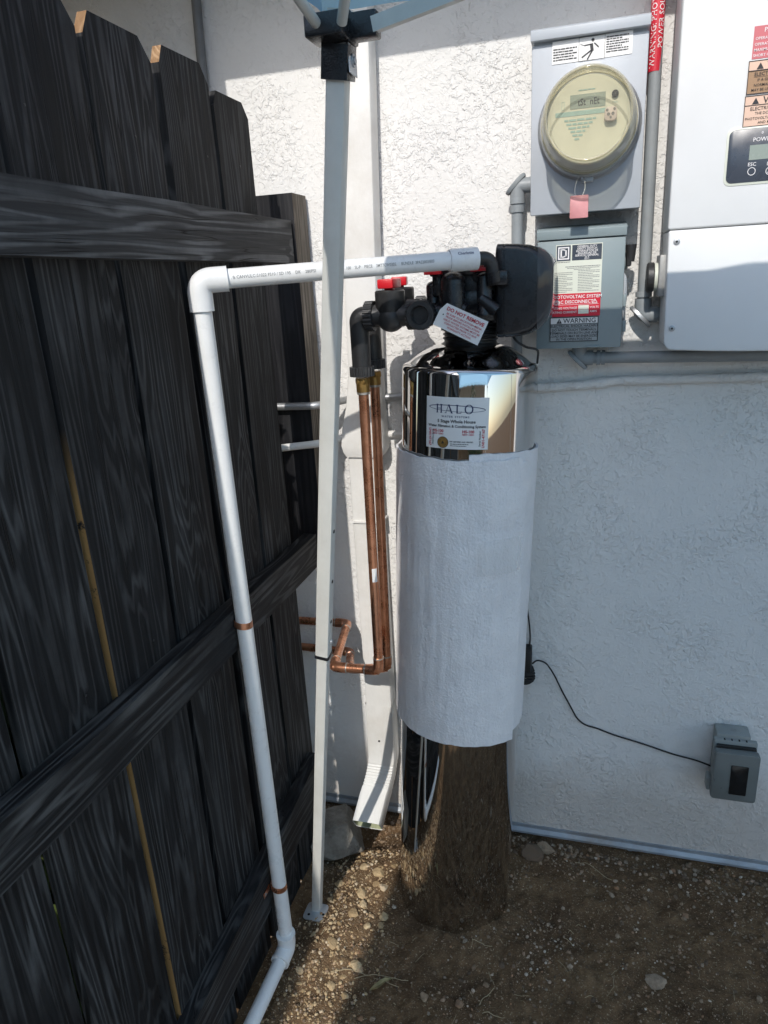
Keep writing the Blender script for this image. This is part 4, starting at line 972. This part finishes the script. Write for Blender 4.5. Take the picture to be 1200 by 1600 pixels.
AC.part(flat(join(frame(-.0975, .0045, 1.4460, 1.4985, .0015), stroke([(-.096, 1.4836), (.003, 1.4836)], .001), wtri(-.078, 1.4898, .0058), stroke([(-.086, 1.4752), (-.004, 1.4752)], .0006),
                  text_flat([('WARNING', .0142, -.0695, 1.4857, 'LEFT', .005), ('ELECTRICAL SHOCK HAZARD', .0074, -.0460, 1.4770, 'CENTER', .012), ('DO NOT TOUCH TERMINALS.', .0070, -.0460, 1.4686, 'CENTER', .012), ('TERMINALS ON BOTH LINE AND', .0070, -.0460, 1.4620, 'CENTER', .012), ('LOAD SIDES MAY BE ENERGIZED', .0070, -.0460, 1.4554, 'CENTER', .012), ('IN THE OPEN POSITION', .0070, -.0460, 1.4488, 'CENTER', .012)])), on_front(yl-.0018)), 'lettering', M['ink'], s3)
AC.part(flat(stroke([(-.078, 1.4875), (-.078, 1.4925)], .0012), on_front(yl-.0024)), 'warning_mark', M['white'], s3)
# operating handle on the right side
AC.part(MB().lathe([(.018, 0), (.018, .006), (.014, .008), (.0005, .008)], 24, M=axm((.053, 1.700, 1.607), (1, 0, 0))), 'handle_hub', M['acpaint'])
AC.part(MB().box(.056, .067, 1.664, 1.690, 1.596, 1.640, .004).lathe([(.0115, 0), (.010, .02), (.0085, .034)], 18, M=axm((.0645, 1.672, 1.640), (0, 0, -1)), cap0=True, cap1=True), 'handle_grip', M['blackm'])
AC.part(MB().prism([(.053, 1.455), (.058, 1.452), (.0605, 1.470), (.0575, 1.50), (.062, 1.53), (.060, 1.572), (.054, 1.585)], 1.676, 1.680, .0006), 'lever', M['galv'])
AC.part(MB().box(.053, .062, 1.662, 1.668, 1.462, 1.486, .001).box(.053, .060, 1.664, 1.670, 1.515, 1.540, .001), 'hasp', M['acpaint'])
# conduit from its underside
C4 = Root('conduit', (.3, 1.70, 1.40), 'grey conduit running right from under the disconnect switch box', 'conduit')
C4.part(MB().tube([(-.005, 1.703, 1.4035), (1.4, 1.703, 1.392)], .0128, 20), 'tube', M['pvc_grey'])
lb_fitting(C4, (-.034, 1.703, 1.4035), (0, 0, 1), (1, 0, 0), .0150, M['pvc_grey'], None)
for x_ in (.004, .014): C4.part(MB().tube([(x_, 1.703, 1.4035), (x_+.008, 1.703, 1.4035)], .0162, 20), 'coupling', M['pvc_grey'])

# ------------------------------------------------------------------ conduit with the red warning sleeve
C5 = Root('conduit', (.097, 1.712, 1.5), 'grey vertical conduit with a red solar warning sleeve at its top', 'conduit')
cx5 = .0975
C5.part(MB().tube([(cx5, 1.712, 1.525), (cx5-.006, 1.712, 2.41)], .0125, 22), 'tube', M['pvc_grey'])
sl_ = C5.part(MB().lathe([(.0131, 1.962), (.0131, 2.38)], 32, M=Matrix.Translation((cx5-.004, 1.712, 0))), 'red_sleeve', M['redlabel'])
def on_sleeve(u, v):
    a = -math.pi/2+u/.0131; return (cx5-.004+.0136*math.cos(a), 1.712+.0136*math.sin(a), 1.968+v)
def vert_text(lines): 
    a, b = text_flat(lines); return [(-y, x) for x, y in a], b
C5.part(flat(vert_text([('WARNING: PHOTOVOLTAIC', .0150, 0, .0022, 'LEFT', .006), ('POWER SOURCE', .0150, .033, -.0125, 'LEFT', .006)]), on_sleeve), 'lettering', M['whiteink'], sl_)
lb_fitting(C5, (cx5, 1.712, 1.494), (0, 0, 1), (1, 0, 0), .0160, M['pvc_grey'], M['galv'])
for z_ in (1.517, 1.531): C5.part(MB().tube([(cx5, 1.712, z_), (cx5, 1.712, z_+.011)], .0172, 22), 'coupling', M['pvc_grey'])
C5.part(MB().tube([(cx5+.022, 1.712, 1.494), (.134, 1.712, 1.494)], .0150, 20), 'outlet_stub', M['pvc_grey'])

# ------------------------------------------------------------------ inverter
IV = Root('inverter', (.33, 1.74, 1.43), 'large white solar inverter with a display panel on the house wall', 'inverter')
IV.part(MB().box(.126, .520, 1.560, 1.700, 1.6590, 2.40, .004, 3), 'upper_housing', M['invpaint'])
IV.part(MB().box(.132, .514, 1.690, 1.748, 1.500, 2.38, .002), 'heat_sink', M['invgrey'])
for k in range(3): IV.part(MB().box(.128, .132, 1.704+k*.015, 1.708+k*.015, 1.66, 2.37), 'heat_sink_fin', M['invgrey'])
lp = [(.518, 1.6575)]+[(.500+.018*math.cos(k/6*math.pi/2), 1.449-.018*math.sin(k/6*math.pi/2)) for k in range(7)]
lp += [(x_, 1.431-.006*math.cos((x_-.323)/.177*math.pi/2)) for x_ in (.46, .42, .38, .323, .27, .23, .19)]
lp += [(.150-.018*math.sin(k/6*math.pi/2), 1.449-.018*math.cos(k/6*math.pi/2)) for k in range(7)]+[(.128, 1.6575)]
IV.part(MB().prism(lp, 1.561, 1.690, .0035, seg=3), 'lower_cover', M['invpaint'])
for x_, z_ in ((.1435, 1.637), (.1460, 1.474)):
    s_ = IV.part(MB().lathe([(.0062, 0), (.0060, .002), (.0035, .0028), (.0005, .0028)], 16, M=axm((x_, 1.5615, z_), (0, -1, 0))), 'screw', M['galv'])
    IV.part(MB().lathe([(.0022, 0), (.0004, .0003)], 6, M=axm((x_, 1.5583, z_), (0, -1, 0))), 'screw_socket', M['hole'], s_)
# side isolator knob
kn = axm((.130, 1.648, 1.572), (-1, 0, 0))
IV.part(MB().lathe([(.0285, -.004), (.0285, .016), (.027, .019)], 36, M=kn), 'isolator_base', M['cream'])
IV.part(MB().lathe([(.0275, .018), (.030, .020), (.030, .030), (.027, .033), (.0005, .033)], 36, M=kn), 'isolator_knob', M['blackm'])
IV.part(MB().box(.118, .132, 1.60, 1.69, 1.535, 1.615, .002), 'isolator_plate', M['invgrey'])
pn = MB().prism(rrect(.2205, .435, 1.732, 1.8205, .010), 1.5575, 1.5605, .0008)
pb_ = IV.part(MB().prism(rrect(.2165, .439, 1.7275, 1.8245, .012), 1.5588, 1.5612, .0005), 'panel_bezel', M['cream'])
pn_ = IV.part(pn, 'display_panel', M['panel'])
IV.part(flat(rect(.2560, .400, 1.7685, 1.7930), on_front(1.5568)), 'display', M['lcd'], pn_)
for st_, sz_, u_, v_ in (('POWER', .0095, .2600, 1.7985), ('COMM', .0095, .300, 1.7985), ('FAULT', .0095, .340, 1.7985), ('ESC', .0085, .2550, 1.7585), ('LCD', .0085, .2865, 1.7575)):
    IV.part(flat(text_flat([(st_, sz_, u_, v_, 'LEFT', .006)]), on_front(1.5566)), 'panel_print', M['whiteink'], pn_)
IV.part(flat(join(circ(.2625, 1.7495, .0062, .0011, 24), ), on_front(1.5566)), 'key_outline', M['whiteink'], pn_)
IV.part(flat(join(circ(.2925, 1.7480, .0062, .0011, 24), wtri(.2925, 1.7475, .0036)), on_front(1.5566)), 'key_outline', M['whiteink'], pn_)
IV.part(flat(circ(.2745, 1.8120, .001, .002, 10), on_front(1.5566)), 'status_light', M['whiteink'], pn_)
# warning stickers
def isheet(u0, u1, v0, v1, mat, name, y=1.5598): return IV.part(slab(u0, u1, v0, v1, lambda u, v, d: (u, y-d, v), .0005), name, mat)
a_ = isheet(.2455, .345, 1.9305, 1.9805, M['redfade'], 'red_sticker')
IV.part(flat(join(text_flat([('PHOTOVOLTAIC', .0095, .2615, 1.9705, 'LEFT', .01), ('OPERATING CURRENT', .0062, .2485, 1.9595, 'LEFT', .005), ('OPERATING VOLTAGE', .0062, .2480, 1.9505, 'LEFT', .005), ('MAXIMUM VOLTAGE', .0062, .2475, 1.9420, 'LEFT', .005), ('SHORT CIRCUIT', .0062, .2470, 1.9335, 'LEFT', .005)])), on_front(1.5586)), 'lettering', M['whiteink'], a_)
b_ = isheet(.2415, .345, 1.8755, 1.9280, M['brown'], 'orange_sticker')
IV.part(flat(rect(.2428, .344, 1.9130, 1.9268), on_front(1.5588)), 'sticker_header', M['peach'], b_)
IV.part(flat(join(frame(.2415, .345, 1.8755, 1.9280, .0012), stroke([(.2415, 1.9122), (.345, 1.9122)], .0012), wtri(.2605, 1.9185, .0056), text_flat([('WARNING', .0150, .2715, 1.9145, 'LEFT', .006), ('ELECTRICAL SHOCK', .0078, .2520, 1.9040, 'LEFT', .004), ('IF A GROUND FAULT', .0060, .2575, 1.8955, 'LEFT', .004), ('NORMALLY GROUNDED', .0060, .2525, 1.8875, 'LEFT', .004), ('MAY BE UNGROUNDED', .0060, .2490, 1.8800, 'LEFT', .004)]), stroke([(.252, 1.9022), (.345, 1.9022)], .0005)), on_front(1.5582)), 'lettering', M['ink'], b_)
c_ = isheet(.2405, .345, 1.8235, 1.8735, M['peach'], 'peach_sticker')
IV.part(flat(join(frame(.2405, .345, 1.8235, 1.8735, .0012), stroke([(.2405, 1.8578), (.345, 1.8578)], .0011), wtri(.2585, 1.8640, .0056), text_flat([('WARNING', .0160, .2705, 1.8595, 'LEFT', .006), ('ELECTRICAL SHOCK', .0078, .2505, 1.8495, 'LEFT', .004), ('THE DC CONDUCTORS', .0060, .2590, 1.8425, 'LEFT', .004), ('PHOTOVOLTAIC SYSTEM', .0060, .2435, 1.8345, 'LEFT', .004), ('AND MAY BE', .0060, .2650, 1.8275, 'LEFT', .004)])), on_front(1.5586)), 'lettering', M['ink'], c_)

# ------------------------------------------------------------------ outdoor outlet, adapter and its cord
OU = Root('outlet_cover', (.38, 1.74, .28), 'grey weatherproof outlet cover with a dark window, low on the wall', 'outlet')
OU.part(MB().box(.336, .416, 1.700, 1.749, .300, .450, .004), 'box', M['outletb'])
OU.part(MB().box(.330, .430, 1.688, 1.704, .288, .440, .003), 'gasket_frame', M['outletb'])
for k in range(4): OU.part(MB().box(.352+k*.017, .3555+k*.017, 1.690, 1.697, .4385, .4408), 'vent_slot', M['hole'])
OU.part(MB().box(.3345, .4275, 1.676, 1.690, .292, .430, .004), 'seal_lip', M['smokeg'])
cv = OU.part(MB().prism(rrect(.3275, .4325, .284, .425, .008), 1.655, 1.678, .003), 'flip_cover', M['outlet'])
OU.part(MB().prism(rrect(.3680, .4080, .3050, .3920, .003), 1.6535, 1.656, .0004), 'window', M['smokeg'], cv)
OU.part(MB().prism([(.366, .303), (.410, .303), (.410, .394), (.366, .394)], 1.6545, 1.6560), 'window_frame', M['outlet'], cv)
OU.part(MB().prism(rrect(.319, .330, .292, .330, .004), 1.676, 1.705, .002), 'hinge_lug', M['outletb'])
OU.part(flat(join(circ(.378, .0, .006, .0010, 20), stroke([(.372, -.003), (.384, .003)], .0008), text_flat([('UL', .006, .378, -.002, 'CENTER')])), lambda u, v: (u, 1.722+v*.9, .4503)), 'certification_mark', M['greyink'])
CO = Root('power_cord', (.0, 1.735, .3), 'thin black power cord hanging across the wall to the outlet cover', 'power cord')
pth = [(-.200, 1.735, 1.30), (-.165, 1.738, .95), (-.148, 1.738, .74), (-.142, 1.736, .70), (-.139, 1.734, .66), (-.141, 1.732, .635)]
CO.part(MB().tube(fillet(pth, .03), .0022, 8), 'cord', M['rubber'])
pth = [(-.132, 1.722, .588), (-.120, 1.724, .600), (-.096, 1.728, .592), (-.075, 1.735, .555), (-.055, 1.742, .505), (-.010, 1.745, .415), (.012, 1.745, .397), (.040, 1.745, .393), (.090, 1.745, .376), (.160, 1.745, .361), (.235, 1.745, .340), (.262, 1.744, .335), (.300, 1.742, .331), (.337, 1.735, .323)]
CO.part(MB().tube(fillet(pth, .03), .0022, 8), 'cord', M['rubber'])
AD = Root('cord_bundle', (-.142, 1.72, .53), 'black bundled cord and adapter hanging beside the foam wrap', 'cord bundle')
AD.part(MB().box(-.158, -.134, 1.705, 1.745, .560, .636, .004), 'adapter', M['rubber'])
for k in range(9):
    z_ = .575-k*.0055; w = .012+.006*math.sin(k/8*math.pi)
    AD.part(MB().tube([(-.146+w*1.1*math.cos(a), 1.722+w*math.sin(a), z_+.004*math.sin(a+k)) for a in [q*math.pi/6 for q in range(13)]], .0032, 8, False), 'cord_loop', M['rubber'])

# ------------------------------------------------------------------ loose stones, gravel, straw
def stone_mesh(seed, sx, sy, sz, sub=2):
    rd = random.Random(seed); bm = bmesh.new(); bmesh.ops.create_icosphere(bm, subdivisions=sub, radius=1); off = V((seed*3.7, seed*1.3, 0))
    cuts = [V((rd.gauss(0, 1), rd.gauss(0, 1), rd.gauss(0, 1))).normalized() for _ in range(9)]
    for v in bm.verts:
        d = v.co.normalized(); q = 1+.16*mn.noise(d*1.6+off)+.06*mn.noise(d*5+off)
        for c in cuts:
            e = d.dot(c)*q
            if e > .60: q *= .60/e
        v.co = V((d.x*q*sx, d.y*q*sy, d.z*q*sz))
    return MB().bm(bm)
def stone(x, y, s, seed, label, group=None, flat_=.6, name='stone', el=1.2, mat='rock', sink=.25, sub=2, rz=None):
    o = stone_mesh(seed, s*el, s, s*flat_, sub).build(name, M[mat], sharp=18); o.location = (x, y, hgt(x, y)+s*flat_*(.15 if sink > .15 else .5))
    o.rotation_euler = (random.uniform(-.25, .25), random.uniform(-.25, .25), random.uniform(0, 6.28) if rz is None else rz); return tag(o, label, 'stone', group)
stone(-.69, 1.555, .098, 2, 'large grey rough rock in the shade between the fence and downspout', None, .72, 'rock', 1.2, mat='rockgrey', sub=4, sink=.1, rz=.7)
stone(-.125, 1.655, .034, 4, 'rounded brown rock at the wall base just right of the tank', None, .8, sub=3)
stone(-.082, 1.690, .024, 5, 'pale lumpy rock against the metal strip right of the tank', None, .8, sub=3)
stone(.188, 1.335, .024, 8, 'reddish brown rock alone in the dirt at the right', None, .7, sub=3)
stone(.085, 1.195, .014, 9, 'small square tan stone in the dirt near the bottom right', None, .7, sub=3)
stone(-.325, 1.165, .013, 10, 'round pinkish stone in the dirt before the tank', None, .8, sub=3)
stone(-.245, 1.165, .012, 12, 'tan stone in the dirt just before the tank foot', None, .8, sub=3)
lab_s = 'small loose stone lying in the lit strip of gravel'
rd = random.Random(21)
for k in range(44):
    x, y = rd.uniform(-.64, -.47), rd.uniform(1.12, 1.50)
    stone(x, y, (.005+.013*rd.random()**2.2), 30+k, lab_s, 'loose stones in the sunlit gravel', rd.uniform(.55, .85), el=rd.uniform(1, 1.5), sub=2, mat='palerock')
for k in range(60):
    x, y = rd.uniform(-.45, .48), rd.uniform(.95, 1.70)
    if (x+.3)**2+(y-1.5)**2 < .17**2: continue
    stone(x, y, (.004+.009*rd.random()**2), 90+k, 'small stone scattered on the shaded brown dirt', 'small stones scattered on the shaded dirt', rd.uniform(.55, .85), el=rd.uniform(1, 1.5), sub=1)
bm0 = bmesh.new(); bmesh.ops.create_icosphere(bm0, subdivisions=1, radius=1); ico_v = [v.co.copy() for v in bm0.verts]; ico_f = [tuple(v.index for v in f.verts) for f in bm0.faces]; bm0.free()
gr = MB(); rd = random.Random(5); gv = []; gf = []
def grain(x, y, s):
    e = [rd.uniform(.7, 1.35) for _ in range(3)]; rz = rd.uniform(0, 6.28); c_, s_ = math.cos(rz), math.sin(rz); b = len(gv); z = hgt(x, y)+s*.25
    for v in ico_v:
        q = s*rd.uniform(.75, 1.15); a, b_ = v.x*e[0]*q, v.y*e[1]*q; gv.append((x+a*c_-b_*s_, y+a*s_+b_*c_, z+v.z*e[2]*.75*q))
    gf.extend(tuple(i+b for i in f) for f in ico_f)
for k in range(17000):
    x, y = rd.uniform(-.80, .60), rd.uniform(.86, 1.745)
    dens = .35+.9*mn.noise(V((x*7, y*7, 2)))
    if -.68 < x < -.44: dens += .25
    if rd.random() > dens: continue
    if (x+.315)**2+(y-1.49)**2 < .140**2: continue
    grain(x, y, .0009+.0036*rd.random()**3)
for k in range(700):
    x = rd.uniform(-.78, .58); y = 1.735-abs(rd.gauss(0, .05)); grain(x, y, .0015+.006*rd.random()**2)
    x, y = rd.uniform(-.5, .55), rd.uniform(.88, 1.7)
    if (x+.315)**2+(y-1.49)**2 > .15**2: grain(x, y, .002+.005*rd.random()**3)
gv0, gf0 = gv, gf; gr.v, gr.f, gr.m = gv, gf, [0]*len(gf)
tag(gr.build('gravel', M['pebble'], smooth=False), 'fine loose gravel and grit strewn over the brown dirt', 'gravel', kind='stuff')
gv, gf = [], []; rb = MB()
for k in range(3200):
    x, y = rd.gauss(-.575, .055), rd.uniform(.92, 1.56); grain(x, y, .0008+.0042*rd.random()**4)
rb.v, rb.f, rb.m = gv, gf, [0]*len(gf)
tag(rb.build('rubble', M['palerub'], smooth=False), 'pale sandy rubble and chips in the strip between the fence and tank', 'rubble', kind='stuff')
sw = MB()
for k in range(170):
    x, y = rd.uniform(-.72, .55), rd.uniform(.92, 1.72); a = rd.uniform(0, 6.28); l_ = .006+.03*rd.random()**2; cv_ = rd.uniform(-.3, .3); pts = []
    if (x+.315)**2+(y-1.49)**2 < .17**2: continue
    for i in range(5):
        xx, yy_ = x+math.cos(a+cv_*i/4)*l_*i/4, y+math.sin(a+cv_*i/4)*l_*i/4; pts.append((xx, yy_, hgt(xx, yy_)+.0025+.003*math.sin(i/4*3.14)))
    sw.tube(pts, rd.uniform(.0003, .0007), 4)
for (x, y, a, l_) in ((-.56, 1.17, .15, .17), (-.50, 1.17, .35, .13), (-.20, 1.175, 1.2, .06), (-.19, 1.16, .2, .05), (-.24, 1.325, .1, .05), (.00, 1.655, -.35, .11)):
    pts = []
    for i in range(9):
        xx, yy_ = x+math.cos(a+.12*math.sin(i*.6))*l_*i/8, y+math.sin(a+.12*math.sin(i*.6))*l_*i/8; pts.append((xx, yy_, hgt(xx, yy_)+.004+.003*math.sin(i)))
    sw.tube(pts, .0009, 5)
tag(sw.build('straw', M['straw']), 'dry straw bits and grass stalks scattered over the dirt', 'straw', kind='stuff')
lv = MB(); vs = []; fs = []
for i in range(9):
    t = i/8; w = .008*math.sin(math.pi*t)**.8; x, y = -.455+.045*t, 1.150+.035*t*t; z = hgt(x, y)+.006+.010*math.sin(t*2.6)
    vs += [(x-.3*w, y+w, z+.003), (x, y, z), (x+.3*w, y-w, z+.003)]
for i in range(8):
    for j in range(2): a = 3*i+j; fs.append((a, a+1, a+4, a+3))
o = lv.add(vs, fs).build('dry_leaf', M['dryleaf']); tag(o, 'curled dry narrow leaf on the gravel before the tank', 'leaf')

# ------------------------------------------------------------------ what lies behind the viewer (seen only in the steel tank), and an added shade blocker
BF = Root('plank_fence', (.5, -5.2, 0), 'tan plank fence across the yard, mirrored in the steel tank', 'fence')
pk = MB().box(-.075, .075, -.01, .01, 0, 1.75); pk_o = pk.build('plank', M['tan'], BF.o); pk_o.location = (-3.5, 0, 0)
for k in range(1, 48):
    c = pk_o.copy(); COL.objects.link(c); c.location = (-3.5+k*.158, random.uniform(-.004, .004), random.uniform(-.03, .02))
BF.part(MB().box(-3.1, 4.5, -5.19, -5.15, 1.3, 1.39), 'rail', M['tan']); BF.part(MB().box(-3.1, 4.5, -5.19, -5.15, .4, .49), 'rail', M['tan'])
def shrub(x, y, h, r, lab):
    S = Root('shrub', (x, y, 0), lab, 'shrub', 'shrubs along the plank fence'); rd = random.Random(int(x*100)+9); vs = []; fs = []
    for k in range(2600):
        d = V((rd.gauss(0, 1), rd.gauss(0, 1), rd.gauss(0, 1))).normalized()*(rd.random()**.45)
        p = V((x+d.x*r*(1+.3*mn.noise(d*2)), y+d.y*r, h*.55+d.z*h*.5)); a = V((rd.gauss(0, 1), rd.gauss(0, 1), rd.gauss(0, 1))).normalized()*.035; b = a.orthogonal().normalized()*.02; i = len(vs)
        vs += [p-a, p+b, p+a, p-b]; fs.append((i, i+1, i+2, i+3))
    S.part(MB().add(vs, fs), 'crown', M['leaf'], smooth=False)
    S.part(MB().tube([(x, y, -.05), (x+.02, y, h*.5)], .04, 8, rr=[.05, .025]), 'trunk', M['bark'])
shrub(1.5, -4.4, 2.4, .7, 'tall leafy green shrub by the plank fence, mirrored right of the tank label')
shrub(2.9, -4.5, 2.0, .8, 'lower leafy green shrub at the right end of the plank fence')
NS = Root('shrub', (-1.06, .85, 0), 'unseen leafy blocker added behind the black fence to shade the wall', 'shrub'); rd = random.Random(77); vs = []; fs = []  # leaf mass added out of sight, only to block sun from the wall
for k in range(6500):
    x, y, z = rd.uniform(-1.4, -.79), rd.uniform(.45, 1.3), .1+1.55*rd.random(); p = V((x, y, z)); a = V((rd.gauss(0, 1), rd.gauss(0, 1), rd.gauss(0, 1))).normalized()*.045; b = a.orthogonal().normalized()*.03; i = len(vs)
    vs += [p-a, p+b, p+a, p-b]; fs.append((i, i+1, i+2, i+3))
NS.part(MB().add(vs, fs), 'crown', M['leaf'], smooth=False); NS.part(MB().tube([(-1.06, .85, -.05), (-1.05, .86, .9)], .03, 8, rr=[.04, .02]), 'trunk', M['bark'])
NH = Root('neighbour_house', (1.0, -8.5, 0), 'tan stuccoed house beyond the plank fence, mirrored in the steel tank', 'house')
NH.part(MB().box(-5, 7, -9.0, -8.5, 0, 3.2), 'wall', M['tanwall']); NH.part(MB().add([(-5.4, -8.1, 3.1), (7.4, -8.1, 3.1), (7.4, -11, 4.6), (-5.4, -11, 4.6), (-5.4, -8.1, 3.2), (7.4, -8.1, 3.2), (7.4, -11, 4.7), (-5.4, -11, 4.7)], [(0, 1, 2, 3), (7, 6, 5, 4), (0, 4, 5, 1), (1, 5, 6, 2), (3, 2, 6, 7), (0, 3, 7, 4)]), 'roof', M['roof'])
for x_ in (-1.6, 2.6):
    w_ = NH.part(MB().box(x_, x_+1.3, -8.52, -8.46, 1.1, 2.3), 'window', M['white']); NH.part(MB().box(x_+.07, x_+1.23, -8.47, -8.45, 1.17, 2.23), 'pane', M['smokeg'], w_)
